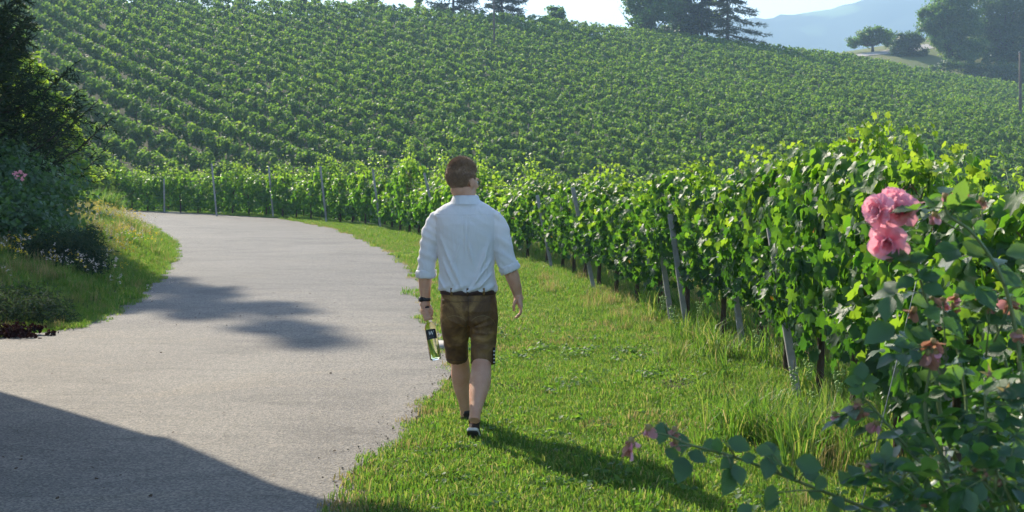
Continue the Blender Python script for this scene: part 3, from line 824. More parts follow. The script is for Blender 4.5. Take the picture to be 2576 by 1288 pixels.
# tall weeds at the feet of the near vines
tp = []
for (u, v, n, su, sv_) in [(1830, 905, 9, 55, 18), (1790, 850, 6, 40, 14), (1940, 930, 7, 60, 16), (2000, 1130, 16, 90, 22), (1900, 1080, 10, 70, 24), (2080, 1100, 12, 70, 34), (2060, 990, 8, 60, 20), (2150, 1000, 6, 50, 24), (1600, 735, 4, 40, 10), (1660, 790, 5, 40, 10), (1330, 655, 3, 30, 6), (2250, 1150, 9, 80, 30), (1740, 880, 4, 40, 10)]:
    for _ in range(n):
        g_ = G(u + su * rnd.gauss(0, 1), v + sv_ * rnd.gauss(0, 1)); tp.append((g_.x, g_.y))
tp = np.array(tp); put('tall_weeds', tp[:, 0], tp[:, 1], tall, np.random.RandomState(8), 0.45, 0.82, 'tall grass blades sprouting before the near vines')

# crumbs of bare earth thrown up in the lawn
cp = []
for _ in range(260):
    g_ = G(1700 + 38 * rnd.gauss(0, 1), 988 + 10 * rnd.gauss(0, 1)); cp.append((g_.x, g_.y, gz0(g_.x, g_.y) + 0.012))
for _ in range(90):
    g_ = G(1300 + 60 * rnd.gauss(0, 1), 985 + 8 * rnd.gauss(0, 1)); cp.append((g_.x, g_.y, gz0(g_.x, g_.y) + 0.008))
cp = np.array(cp); k_ = len(cp)
V, Fl, rn = scatter(sv, sf, cp, frames(rs.randn(k_, 3), rs.randn(k_, 3)), 0.008 + 0.016 * rs.rand(k_) ** 2)
tag(link('earth_crumbs', np_mesh('earth_crumbs', V, Fl, rn), M['soil']), 'bare brown earth crumbs scattered in the lawn', kind='stuff')

# the bank on the left of the road
LB0, LB1 = (lambda Y: XL(Y) - 7.5), (lambda Y: XL(Y) - 0.02)
a = fill(LB0, LB1, 13.3, 24, 42, 9, 0.05); put('bank_grass', a[0], a[1], meadow, a[2], 0.5, 1.0, 'unmown grass on the bank left of the road', smap=lambda X, Y: 0.55 + 0.55 * sstep((XL(Y) - X) / 1.2))
a = fill(LB0, LB1, 24, 54, 20, 10, 0.05); put('bank_meadow', a[0], a[1], meadow, a[2], 0.9, 1.7, 'flowering meadow grass on the farther bank', smap=lambda X, Y: 0.55 + 0.55 * sstep((XL(Y) - X) / 1.2))
a = fill(lambda Y: XL(Y) - 1.2, LB1, 13.25, 40, 40, 12, 0.05); put('bank_edge_grass', a[0], a[1], lawn, a[2], 0.9, 1.5, 'short grass where the bank meets the asphalt')
def flower(seed, mat_head, k=5, h=0.28, s=0.02):
    r = np.random.RandomState(seed); parts = []
    n = np.stack([r.randn(k * 6) * .6, r.randn(k * 6) * .6, np.ones(k * 6)], -1)
    c = np.repeat(np.stack([r.randn(k) * .07, r.randn(k) * .07, h * (0.7 + 0.5 * r.rand(k))], -1), 6, 0)
    th = r.rand(k * 6) * 6.28
    return scatter(hexl[0], hexl[1], c + r.randn(k * 6, 3) * 0.008, frames(n, np.stack([np.cos(th), np.sin(th), 0 * th], -1)), s, r.rand(k * 6))
yf = mkcoll('yellow_bloom', [(lambda t: (t[0], [t[1]], t[2], M['yellow_flower']))(flower(80 + i, 0)) for i in range(3)])
wf = mkcoll('pale_bloom', [(lambda t: (t[0], [t[1]], t[2], M['white_flower']))(flower(90 + i, 0, 5, 0.26, 0.018)) for i in range(3)])
a = fill(lambda Y: XL(Y) - 2.6, lambda Y: XL(Y) - 0.35, 17, 48, 2.4, 13); put('yellow_flowers', a[0], a[1], yf, a[2], 0.8, 1.4, 'small yellow wildflowers on the bank')
a = fill(lambda Y: XL(Y) - 3, lambda Y: XL(Y) - 0.4, 15, 46, 2.2, 14); put('pale_flowers', a[0], a[1], wf, a[2], 0.8, 1.3, 'pale seed heads and daisies on the bank')
for (u, v, n, nm, cc, l) in [(150, 740, 16, 'yellow_flowers', yf, 'yellow wildflowers in the shade by the low juniper'), (210, 745, 14, 'pale_flowers', wf, 'pale wildflowers in the shade by the dark shrub')]:
    g_ = G(u, v); xs = g_.x + 0.55 * rs.randn(n); ysn = g_.y + 0.7 * rs.randn(n); put(nm, xs, ysn, cc, np.random.RandomState(n), 0.7, 1.1, l)
# tall grass clump at the far end of the bank
xs = -14.3 + 0.45 * rs.randn(26); ysn = 46.2 + 0.5 * rs.randn(26); put('tall_grass_clump', xs, ysn, tall, np.random.RandomState(5), 1.4, 2.2, 'tall feathery grass clump where the bank hides the road')
# debris on the road
rp = []
for _ in range(110):
    u = rnd.uniform(380, 900); v = rnd.uniform(715, 845); g_ = G(u, v); rp.append((g_.x, g_.y, 0.02))
for _ in range(60):
    g_ = G(rnd.uniform(0, 900), rnd.uniform(850, 1280)); rp.append((g_.x, g_.y, 0.02))
rp = np.array(rp); nn = np.stack([rs.randn(len(rp)) * .3, rs.randn(len(rp)) * .3, np.ones(len(rp))], -1)
V, Fl, rn = scatter(hexl[0], hexl[1], rp, frames(nn, rs.randn(len(rp), 3)), 0.010 + 0.014 * rs.rand(len(rp)))
tag(link('leaf_litter', np_mesh('leaf_litter', V, Fl, rn), M['soil']), 'small dark leaf crumbs lying on the road', kind='stuff')

# grit and crumbled asphalt along both road edges
ep = []
for _ in range(1000):
    y = rnd.uniform(5.6, 16) if rnd.random() < .7 else rnd.uniform(16, 40)
    if rnd.random() < .7: x = float(XR(y)) + 0.15 - abs(rnd.gauss(0, 0.11))
    else:
        y = rnd.uniform(13.6, 36); x = float(XL(y)) + abs(rnd.gauss(0, 0.12))
    ep.append((x, y, 0.018))
ep = np.array(ep); k_ = len(ep)
V, Fl, rn = scatter(sv, sf, ep, frames(rs.randn(k_, 3), rs.randn(k_, 3)), 0.0025 + 0.005 * rs.rand(k_) ** 2)
tag(link('edge_grit', np_mesh('edge_grit', V, Fl, rn), simple('edge_grit', (0.26, 0.22, 0.17), (0.17, 0.14, 0.10), 3, 0.9, 0)), 'crumbled grit and soil along the road edges', kind='stuff')

# ------------------------------------------------------------------ shrubs
def blob_leaves(blobs, k, size, seed, tmpl=hexl, up=0.3, inner=0.25, droop=-0.4, big=False):
    """leaves in clumps spread through a crown made of ellipsoid blobs: (cx,cy,cz, rx,ry,rz)"""
    r = np.random.RandomState(seed)
    B = np.array(blobs, float); w = B[:, 3] * B[:, 5]; w = w / w.sum()
    bi = r.choice(len(B), k, p=w)
    nc = max(14, k // (110 if big else 38))                                     # clumps
    cb = r.choice(len(B), nc, p=w)
    d = nrm(r.randn(nc, 3)); rad = (inner + (1.06 - inner) * r.rand(nc) ** 0.45)
    cc = B[cb, :3] + d * B[cb, 3:6] * rad[:, None]
    ci = r.randint(0, nc, k)
    cs = (B[cb, 3:6].mean(1) * (0.20 if big else 0.17))[ci]
    P = cc[ci] + r.randn(k, 3) * cs[:, None] * np.array([1.15, 1.15, 0.75])
    n = nrm(d)[ci] * 0.6 + r.randn(k, 3) * 0.55 + np.array([0, 0, up])
    tip = r.randn(k, 3) * 0.7 + np.array([0, 0, droop]) + d[ci] * 0.5
    rn = np.clip(0.5 + 0.22 * r.randn(k) + 0.22 * r.randn(nc)[ci], 0, 0.99)
    return scatter(tmpl[0], tmpl[1], P, frames(n, tip), size * (0.7 + 0.6 * r.rand(k)), rn)

def limbs(base, targets, r0, mat_seed=0):
    parts = []
    r = random.Random(mat_seed); base = Vector(base)
    for t in targets:
        t = Vector(t); mid = base.lerp(t, 0.5) + Vector((r.uniform(-1, 1), r.uniform(-1, 1), r.uniform(-0.3, 0.6))) * (t - base).length * 0.08
        ps = [base, base.lerp(mid, 0.5), mid, mid.lerp(t, 0.5) + Vector((0, 0, 0.02)), t]
        parts.append(tube_np(ps, [r0, r0 * 0.8, r0 * 0.55, r0 * 0.35, r0 * 0.15], 6))
    return merge(parts)

def plant(name, label, cat, base, blobs, k, size, leaf, seed, r0=0.03, group=None, bark='tree_bark', up=0.3, crown='foliage', inner=0.25, trunk_name='stem', ntar=None, tmpl=hexl, height_first=None):
    base = Vector(base)
    root = empty(name, base)
    tag(root, label, cat, group)
    V, Fl, rn = blob_leaves(blobs, k, size, seed, up=up, inner=inner, tmpl=tmpl, big=bool(height_first))
    V = V - np.array(base)
    link(crown, np_mesh(crown, V, Fl, rn), M[leaf], root)
    fork = Vector((0, 0, height_first)) if height_first else Vector((0, 0, -0.1))
    tg = [Vector(b[:3]) - base + Vector((rs.randn(), rs.randn(), 0.4)) * b[3] * 0.45 for b in blobs for _ in range(2 if ntar is None else ntar)]
    V, Fl, rn = limbs(fork, tg, r0 * (0.6 if height_first else 1), seed)
    link('branches' if height_first else trunk_name, np_mesh('limbs', V, Fl, rn, True), M[bark], root)
    if height_first:
        ps = [Vector((0, 0, -0.3)), Vector((0.03, 0, height_first * .5)) * 1.0, fork]
        tube('trunk', ps, [r0 * 1.25, r0, r0 * 0.8], M[bark], root, 9)
    return root

def B(u, v, Y, rx, ry, rz):
    c = PY(u, v, Y); return (c.x, c.y, c.z, rx, ry, rz)
gz = lambda x, y: float(terr(x, y))
# flowering shrub at the left
b = [B(30, 500, 20.5, 1.0, 1.1, .66), B(95, 505, 20.2, .62, .8, .5), B(120, 580, 19.6, .52, .7, .45), B(0, 590, 19.5, .9, .9, .6), B(-60, 450, 21.5, .9, 1.1, .75), B(60, 560, 19.2, .6, .7, .5), B(0, 420, 21.8, .7, .8, .42)]
sh = plant('flowering_shrub', 'big dark leafy shrub with a few pink blooms on the left bank', 'shrub', (-7.2, 20.4, gz(-7.2, 20.4)), b, 15000, 0.062, 'shrub_leaf', 3, 0.03)
for (u, v) in [(38, 437), (50, 432), (62, 440), (44, 446), (56, 450)]:
    c = PY(u, v, 19.4) - Vector((-7.2, 20.4, gz(-7.2, 20.4)))
    n = rs.randn(16, 3) + np.array([0, -1.2, 0.3])
    V, Fl, rn = scatter(hexl[0], hexl[1], np.array(c) + rs.randn(16, 3) * 0.012, frames(n, rs.randn(16, 3)), 0.032)
    link('bloom', np_mesh('shrub_bloom', V, Fl, rn), M['petal'], sh)
# dark juniper under it
needle_t = (np.array([(-0.10, 0, 0), (0.10, 0, 0), (0.07, 0.6, 0.03), (-0.07, 0.6, 0.03), (0, 1, 0)]) , np.array([(0, 1, 2, 3), (3, 2, 4, 4)]))
needle_t = (needle_t[0][:4] * np.array([1, 1.5, 1]), np.array([(0, 1, 2, 3)]))
b = [B(150, 640, 18.3, .55, .5, .30), B(195, 655, 18.0, .33, .4, .28), B(95, 660, 18.2, .5, .5, .3), B(200, 610, 18.6, .3, .3, .22), B(185, 690, 17.6, .3, .3, .2)]
plant('juniper', 'dark blue-green juniper crouching below the flowering shrub', 'juniper', (-6.2, 18.3, gz(-6.2, 18.3)), b, 16000, 0.06, 'juniper', 5, 0.025, tmpl=needle_t, up=0.1, inner=0.1)
b = [B(20, 780, 14.6, .6, .5, .2), B(85, 790, 14.5, .4, .4, .17), B(-60, 780, 14.8, .7, .5, .22), B(50, 765, 15.0, .5, .4, .18)]
plant('juniper', 'low spreading olive-green juniper at the road\'s left corner', 'juniper', (-5.6, 14.7, gz(-5.6, 14.7)), b, 17000, 0.05, 'juniper', 6, 0.02, tmpl=needle_t, up=0.4, inner=0.1)
M['dark_red_leaf'] = leaf_mat('dark_red_leaf', [(0, (0.016, 0.010, 0.009)), (1, (0.03, 0.011, 0.012))], [(0, (0.03, 0.01, 0.01)), (1, (0.05, 0.015, 0.015))], 0.2, 0.9, 0.05)
b = [B(20, 838, 13.5, .45, .16, .09), B(80, 838, 13.6, .2, .12, .07), B(-50, 840, 13.5, .45, .16, .09)]
plant('ground_plant', 'dark red low plant edging the juniper by the asphalt', 'plant', (-5.25, 13.5, gz(-5.25, 13.5)), b, 1500, 0.035, 'dark_red_leaf', 7, 0.008)
# bright deciduous bush behind the spruce
b = [B(60, 190, 33, .5, .8, .5), B(105, 260, 32.6, .5, .7, .6), B(150, 265, 32.5, .28, .3, .3), B(135, 350, 32.3, .5, .6, .6), B(60, 300, 33, 1, 1, 1.1), B(175, 330, 32.4, .35, .4, .35), B(190, 420, 32, .4, .5, .6)]
plant('bright_bush', 'sunlit yellow-green bush glowing behind the dark spruce', 'bush', (-11.9, 33, gz(-11.9, 33)), b, 5500, 0.10, 'light_leaf', 8, 0.05)
b = [B(245, 465, 51, .65, .6, .6), B(205, 470, 50, .6, .6, .5)]
plant('round_bush', 'rounded green bush at the end of the bank beside the road bend', 'bush', (-16.2, 51, gz(-16.2, 51)), b, 2600, 0.14, 'light_leaf', 9, 0.04)

# ------------------------------------------------------------------ conifers
def conifer(name, label, base, H, Rb, whorls, per, leaf, seed, z0=0.06, droop=0.25, nsize=0.16, twigs=12, irregular=0.15, side_bias=None, nper=8, group=None, upsweep=0.15, cat='tree'):
    r = random.Random(seed); base = Vector(base)
    root = empty(name, base); tag(root, label, cat, group)
    tube('trunk', [Vector((0.02 * H * 0.1 * math.sin(i), 0, H * i / 8 - (0.3 if i == 0 else 0))) for i in range(9)], [max(0.015, H * 0.016 * (1 - i / 8.3)) for i in range(9)], M['tree_bark'], root, 8)
    br, P, Nn, T, Rn = [], [], [], [], []
    for w in range(whorls):
        f = z0 + (1 - z0) * (w / whorls) ** 0.9
        ln0 = Rb * (1 - f) ** 0.8 + 0.06 * Rb
        for j in range(per):
            a = 6.283 * (j + r.random() * 0.6) / per + w * 1.3
            ln = ln0 * r.uniform(1 - irregular * 1.6, 1 + irregular)
            if side_bias: ln *= 1 + side_bias[1] * math.cos(a - side_bias[0])
            z = H * f + r.uniform(-0.03, 0.03) * H
            pts = []
            for q in range(6):
                tt = q / 5
                pts.append(Vector((math.cos(a) * ln * tt, math.sin(a) * ln * tt, z - droop * ln * (tt ** 1.2) + upsweep * ln * tt ** 3)))
            br.append(tube_np(pts, [max(0.006, ln * 0.014) * (1 - 0.85 * q / 5) for q in range(6)], 4, closed_caps=False))
            for q in range(twigs):
                tt = 0.12 + 0.88 * (q + r.random()) / twigs
                i0 = min(4, int(tt * 5)); p = pts[i0].lerp(pts[i0 + 1], tt * 5 - i0)
                ad_ = (pts[i0 + 1] - pts[i0]).normalized()
                for e in range(nper):
                    P.append(p + ad_ * ln * 0.07 * (e / nper)); T.append(ad_ + Vector((r.gauss(0, .6), r.gauss(0, .6), r.gauss(0, .5)))); Nn.append(Vector((r.gauss(0, .7), r.gauss(0, .7), 1))); Rn.append(r.random())
                for sg in (-1, 1):
                    tl = ln * 0.30 * (1.15 - tt) + 0.08 * ln
                    dirv = Vector((math.cos(a + sg * r.uniform(0.5, 0.95)), math.sin(a + sg * r.uniform(0.5, 0.95)), -0.28 + r.uniform(-.25, .15)))
                    for e in range(nper):
                        pp = p + dirv * tl * (e + 0.5) / nper
                        P.append(pp); T.append(dirv + Vector((r.gauss(0, .45), r.gauss(0, .45), r.gauss(0, .35)))); Nn.append(Vector((r.gauss(0, .7), r.gauss(0, .7), 1))); Rn.append(r.random())
    V, Fl, rn = merge(br); link('branches', np_mesh('branches', V, Fl, rn), M['tree_bark'], root)
    V, Fl, rn = scatter(needle_t[0], needle_t[1], np.array([tuple(p) for p in P]), frames(np.array([tuple(p) for p in Nn]), np.array([tuple(p) for p in T])), nsize, np.array(Rn))
    link('crown', np_mesh('needles', V, Fl, rn), M[leaf], root)
    return root
conifer('spruce', 'dark spruce with spiky branches at the left edge above the shrub', (-9.75, 22.2, gz(-9.75, 22.2)), 5.3, 2.75, 30, 10, 'needle', 3, 0.03, 0.06, 0.12, 15, 0.16, nper=9, upsweep=0.42)
# tall spruce outside the frame: its top throws the long shadow across the road
conifer('spruce', 'tall spruce left of the frame whose shadow crosses the road', (-21.1, 42.8, gz(-21.1, 42.8)), 24.0, 3.5, 20, 6, 'needle', 4, 0.05, 0.20, 0.34, 11, 0.45, nper=6)

# ------------------------------------------------------------------ trees along the ridge
def ridge_base(u, off=6.0):
    a = (u - 1288) / F; Y = float(Yr_(a)) + off
    return Vector((a * Y, Y, gz(a * Y, Y)))
def dtree(name, label, u, off, hgt, wid, k, size, leaf, seed, vtop=None, nb=9, group='trees along the ridge', low=0.2, name_cat='tree'):
    b0 = ridge_base(u, off); r = np.random.RandomState(seed)
    if vtop is not None: hgt = (PY(u, vtop, b0.y).z - b0.z)
    bl = []
    for i in range(nb):
        th = r.rand() * 6.28; zz = low + (0.9 - low) * (i + 0.5) / nb
        rr = wid * 0.5 * math.sin(math.pi * min(0.97, 0.25 + 0.72 * zz)) * 0.62
        bl.append((b0.x + math.cos(th) * rr * (0.4 + 0.6 * r.rand()), b0.y + math.sin(th) * rr * .6, b0.z + hgt * zz, wid * 0.27 * (0.8 + 0.5 * r.rand()), wid * 0.25, hgt * 0.15 * (0.8 + 0.5 * r.rand())))
    return plant(name, label, name_cat, b0, bl, k, size, leaf, seed, max(0.12, hgt * 0.02), group, crown='crown', height_first=hgt * low * 0.9, inner=0.2)
dtree('leafy_tree', 'small round leafy tree standing alone on the ridge against the sky', 1393, 6, 6, 4.2, 4500, 0.25, 'tree_leaf', 21, vtop=14, nb=8, low=0.3)
dtree('leafy_tree', 'broad bushy tree, left one of the dark group on the ridge', 1625, 6, 10, 8.6, 12000, 0.30, 'tree_leaf', 22, vtop=-55, nb=13, low=0.10)
dtree('leafy_tree', 'dark dense tree in the middle of the ridge group', 1710, 8, 10, 7.4, 12000, 0.30, 'dark_leaf', 23, vtop=-40, nb=13, low=0.08)
dtree('leafy_tree', 'loose yellow-green tree left of the drooping larch', 1778, 5, 11, 5.2, 2300, 0.26, 'light_leaf', 24, vtop=-50, nb=8, low=0.35)
dtree('leafy_tree', 'pale green tree at the top edge left of the ridge pines', 950, 7, 6, 5.6, 3000, 0.27, 'light_leaf', 25, vtop=-70, nb=8, low=0.2)
dtree('leafy_tree', 'light green young tree between two pines on the ridge', 1048, 5, 6, 2.6, 1100, 0.24, 'light_leaf', 26, vtop=-60, nb=7, low=0.25)
dtree('leafy_tree', 'dark tree peeking over the vines at the top left', 370, 5, 5, 5.0, 2200, 0.28, 'dark_leaf', 27, vtop=-60, nb=7, low=0.15)
dtree('leafy_tree', 'dark bushy tree on the left ridge above the vines', 760, 5, 5, 4.5, 2600, 0.26, 'dark_leaf', 28, vtop=-45, nb=7, low=0.1)
dtree('leafy_tree', 'small dark bush-like tree right of the left ridge trees', 860, 3, 4, 2.2, 1000, 0.22, 'tree_leaf', 29, vtop=2, nb=6, low=0.1)
def rconifer(label, u, off, vtop, wid, seed, **kw):
    b0 = ridge_base(u, off); h = PY(u, vtop, b0.y).z - b0.z
    return conifer('pine_tree' if 'pine' in label else 'larch_tree', label, b0, h, wid / 2, kw.pop('wh', 13), 7, 'needle', seed, nsize=0.55, nper=5, group='trees along the ridge', **kw)
rconifer('wide dark pine left of the tall pole on the ridge', 1140, 7, -190, 8.5, 31, z0=0.12, droop=0.05, irregular=0.25, twigs=9)
rconifer('layered dark pine standing behind the tall pole', 1262, 6, -170, 6.6, 32, z0=0.16, droop=0.12, irregular=0.3, twigs=9, wh=11, side_bias=(0, .35))
rconifer('drooping larch, right one of the ridge group', 1830, 5, -160, 8.4, 33, z0=0.06, droop=0.38, irregular=0.25, twigs=10, side_bias=(0, .3))
rconifer('thin drooping larch between the dark trees and the right larch', 1765, 4, -150, 5.2, 34, z0=0.12, droop=0.35, irregular=0.3, twigs=8)

# grassy knoll with a pale track beyond the ridge on the right
kx = np.linspace(38, 150, 90); ky = np.linspace(205, 330, 60)
KX, KY = np.meshgrid(kx, ky)
vk = np.interp(1288 + F * KX / KY, [1900, 2060, 2200, 2330, 2450, 2600, 3400], [170, 141, 118, 96, 60, 20, -30])   # skyline of the knoll
base_k = np.interp(1288 + F * KX / KY, US, VS)
t = sstep((KY - 206) / 44)
zb = CH + KY * (HZ - (base_k + 22)) / F; ztop = CH + KY * (HZ - vk) / F
KZ = zb * (1 - t) + ztop * t - sstep((KY - 255) / 60) * 12
KZ = KZ - sstep((46 - KX) / 8) * 20
V = np.stack([KX, KY, KZ], -1).reshape(-1, 3)
nx, ny = len(kx), len(ky); ii, jj = np.meshgrid(np.arange(nx - 1), np.arange(ny - 1)); q = (jj * nx + ii).ravel()
tag(link('grassy_hill', np_mesh('grassy_hill', V, np.stack([q, q + 1, q + nx + 1, q + nx], -1), smooth=True), simple('pale_meadow', (0.11, 0.15, 0.035), (0.17, 0.17, 0.06), 0.12, 0.95, 0)), kind='structure')
kb = BVHTree.FromPolygons([tuple(v) for v in V], [(a_, a_ + 1, a_ + nx + 1, a_ + nx) for a_ in q])
def on_knoll(x, y):
    h = kb.ray_cast(Vector((x, y, 300)), Vector((0, 0, -1)))[0]
    return h.z if h else gz(x, y)
def knoll_px(u, v):
    o_ = Vector((0, 0, CH)); d_ = (PY(u, v, 100) - o_).normalized()
    h = kb.ray_cast(o_, d_)[0]
    return h
trk = []
for (u, v) in [(2080, 148), (2130, 143), (2180, 137), (2240, 130), (2300, 122), (2350, 114)]:
    h = knoll_px(u, v)
    if h: trk.append(h)
if len(trk) > 2:
    Vt, Ft = [], []
    dense = []
    for i in range(len(trk) - 1):
        for q_ in range(6): dense.append(trk[i].lerp(trk[i + 1], q_ / 6))
    for i, h in enumerate(dense):
        for dy in (-2.2, 2.2):
            Vt.append((h.x, h.y + dy, on_knoll(h.x, h.y + dy) + 0.08))
    Ft = [(2 * i, 2 * i + 2, 2 * i + 3, 2 * i + 1) for i in range(len(dense) - 1)]
    tag(link('track', np_mesh('track', np.array(Vt), np.array(Ft)), simple('gravel_track', (0.42, 0.38, 0.34), (0.36, 0.33, 0.29), 0.5, 0.9, 0)), kind='structure')
def ktree(name, label, u, vb, Yk, blobs_px, k, size, leaf, seed, hf, r0=0.2):
    bs = [(*PY(bu, bv, Yk + dy), rx, ry, rz) for (bu, bv, dy, rx, ry, rz) in blobs_px]
    b0 = PY(u, vb, Yk); b0.z = min(b0.z, on_knoll(b0.x, b0.y)) if on_knoll(b0.x, b0.y) > b0.z - 3 else b0.z
    return plant(name, label, 'tree', b0, bs, k, size, leaf, seed, r0, 'trees on the grassy knoll', crown='crown', height_first=hf, inner=0.15)
ktree('umbrella_tree', 'flat-topped tree on a short trunk beside the pale track', 2195, 138, 236, [(2165, 104, 0, 2.0, 1.8, 1.1), (2195, 90, 0, 2.3, 2, 1.3), (2225, 92, 0, 1.9, 1.8, 1.3), (2150, 112, 0, 1.2, 1.2, .8), (2240, 100, 0, 1.0, 1.2, 1.2), (2180, 84, 0, 1.2, 1.2, 1.0), (2212, 80, 0, 1.2, 1.2, 1.0)], 8500, 0.26, 'tree_leaf', 41, 1.6, 0.28)
ktree('round_tree', 'low round dark tree right of the flat-topped one', 2285, 150, 230, [(2265, 110, 0, 1.7, 1.5, 1.6), (2295, 112, 0, 1.9, 1.6, 1.9), (2285, 135, 0, 2.2, 1.8, 1.3), (2310, 135, 0, 1.3, 1.3, 1.3), (2280, 98, 0, 1.2, 1.2, .9), (2258, 130, 0, 1.0, 1.2, 1.2)], 9000, 0.26, 'dark_leaf', 42, 0.8, 0.2)
ktree('big_tree', 'large spreading tree at the right edge of the skyline, left one', 2390, 150, 222, [(2350, 45, 0, 2.4, 2, 2.4), (2385, 15, 0, 3.0, 2.5, 2.8), (2375, 80, 0, 2.6, 2.2, 2.2), (2420, 60, 0, 3.0, 2.5, 3.0), (2420, -20, 0, 3.4, 3, 2.6), (2400, 120, 0, 2.4, 2.2, 1.8), (2440, 110, 0, 2.6, 2.2, 2.2), (2335, 70, 0, 1.4, 1.4, 1.0), (2370, 110, -2, 1.5, 1.5, 1.2), (2430, 150, -3, 2, 1.6, 1.3), (2325, 35, 0, 1.2, 1.2, .8)], 30000, 0.30, 'tree_leaf', 43, 2.0, 0.4)
ktree('big_tree', 'large dark tree filling the top right corner', 2530, 160, 226, [(2500, 20, 0, 3.2, 2.5, 3.2), (2560, 10, 0, 3.6, 3, 3.4), (2520, 80, 0, 3.6, 3, 3.0), (2580, 90, 0, 3.6, 3, 3.2), (2480, 120, 0, 2.6, 2.5, 2.4), (2560, 140, 0, 3.6, 3, 2.4), (2620, 30, 0, 4, 3, 4), (2470, 60, 0, 2.4, 2.2, 2.4), (2500, 160, -3, 2.4, 2, 1.5), (2600, 170, -2, 3, 2, 1.6), (2640, 110, 0, 3.6, 3, 3)], 36000, 0.30, 'dark_leaf', 44, 2.0, 0.45)
ktree('hedge_tree', 'shaded dense thicket under the big trees at the right', 2480, 190, 214, [(2400, 172, 0, 2.2, 1.5, 1.1), (2460, 182, 0, 2.4, 1.5, 1.2), (2520, 188, 0, 2.6, 1.6, 1.6), (2590, 195, 0, 3, 1.6, 2.0), (2345, 165, 0, 1.6, 1.4, .8)], 7000, 0.28, 'dark_leaf', 45, 0.6, 0.15)

# poles
def pole(u, vb, vt, r, label, rel=-12.0):
    a = (u - 1288) / F
    for Yq in np.linspace(70, float(Yr_(a)), 500):
        zq = gz(a * Yq, Yq)
        if HZ - F * (zq + 1.2 - CH) / Yq <= vb: break
    b_ = Vector((a * Yq, Yq, zq)); t_ = PY(u - 2, vt, Yq)
    root = empty('wooden_pole', b_); tag(root, label, 'pole', 'wooden poles in the vineyard')
    h = t_.z - b_.z
    tube('shaft', [Vector((0, 0, -0.3)), Vector((-0.01, 0, h * .5)), Vector((-0.03, 0, h))], [r, r * .9, r * .75], M['old_wood'], root, 10)
    tube('cap', [Vector((-0.03, 0, h)), Vector((-0.03, 0, h + 0.08))], r * 0.95, M['wire'], root, 10)
pole(1243, 118, -60, 0.12, 'tall wooden pole rising from the vines in front of the pine')
pole(2567, 296, 132, 0.17, 'dark wooden pole among the vines at the right edge')

# ------------------------------------------------------------------ unseen building added at the left, its roof shaped to shade the near road
def shadow_house():
    s2 = math.sqrt(0.5)
    ang = R(-44)                         # direction of the eave seen from above
    ex, ey = math.cos(ang), math.sin(ang)
    nx_, ny_ = -ey * -1, -ex             # outward side is away from the camera's left
    zroof = 4.35
    off = zroof / math.tan(SUN_EL)
    # shadow edge from two photo points, shifted up-sun
    A_ = G(0, 990); C_ = G(700, 1228)
    sdir = Vector((-math.sin(SUN_AZ), -math.cos(SUN_AZ), 0))
    A_ = A_ - sdir * off; C_ = C_ - sdir * off
    e = (C_ - A_); e.z = 0; e.normalize()
    inw = Vector((e.y, -e.x, 0))         # towards the house
    if inw.x > 0: inw = -inw
    root = empty('shadow_house', Vector((A_.x, A_.y, 0)) + inw * 1.4)
    tag(root, 'unseen building added left of the frame to shade the near road', 'shadow_house')
    o_ = root.location.copy()
    def quadprism(name, p, lo, hi, mat, par=root):
        V = [(q.x - o_.x, q.y - o_.y, z) for z in (lo, hi) for q in p]
        Fq = [(0, 1, 2, 3), (7, 6, 5, 4), (0, 4, 5, 1), (1, 5, 6, 2), (2, 6, 7, 3), (3, 7, 4, 0)]
        return link(name, np_mesh(name, np.array(V), np.array(Fq)), mat, par)
    P0 = Vector((A_.x, A_.y, 0)) - e * 1.0; P1 = Vector((C_.x, C_.y, 0)) + e * 1.5
    W = 8.0
    # the roof edge, found by following the sun back up from the shadow's outline on the ground
    outline = [(-5.3, 11.2), tuple(G(0, 990))[:2], tuple(G(380, 1102))[:2], tuple(G(430, 1108))[:2], tuple(G(700, 1228))[:2], tuple(G(860, 1275))[:2], (0.1, 6.25), (0.95, 4.3), (1.95, 1.1), (2.3, -1.5), (-9, -1.5), (-10, 9)]
    rp_ = [Vector((x, y, 0)) - sdir * off for x, y in outline]
    n = len(rp_)
    Vr_ = [(q.x - o_.x, q.y - o_.y, z) for z in (zroof - 0.02, zroof + 0.14) for q in rp_]
    bm = bmesh.new(); vs = [bm.verts.new(v) for v in Vr_]
    bm.faces.new(vs[:n]); bm.faces.new(vs[n:])
    for i in range(n): bm.faces.new((vs[i], vs[(i + 1) % n], vs[n + (i + 1) % n], vs[n + i]))
    bmesh.ops.recalc_face_normals(bm, faces=bm.faces); bmesh.ops.triangulate(bm, faces=[f for f in bm.faces if len(f.verts) > 4])
    me = bpy.data.meshes.new('shadow_roof'); bm.to_mesh(me); bm.free()
    link('shadow_roof', me, simple('roof_tiles', (0.25, 0.09, 0.06), (0.2, 0.07, 0.05), 6, 0.8, 0.5), root)
    w0 = P0 + inw * 1.5 + e * 0.8; w1 = P1 + inw * 1.5 - e * 3.6
    wm = simple('pale_render', (0.62, 0.58, 0.50), (0.55, 0.52, 0.46), 3, 0.9, 0.2)
    quadprism('wall', [w0, w1, w1 + inw * (W - 1), w0 + inw * (W - 1)], -0.2, zroof - 0.05, wm)
    for k_ in (0.25, 0.6):
        c_ = w0.lerp(w1, k_) - inw * 0.03
        quadprism('window', [c_, c_ + e * 0.9, c_ + e * 0.9 + inw * 0.06, c_ + inw * 0.06], 1.0, 2.2, simple('window_glass', (0.03, 0.04, 0.05), None, 3, 0.1, 0))
shadow_house()
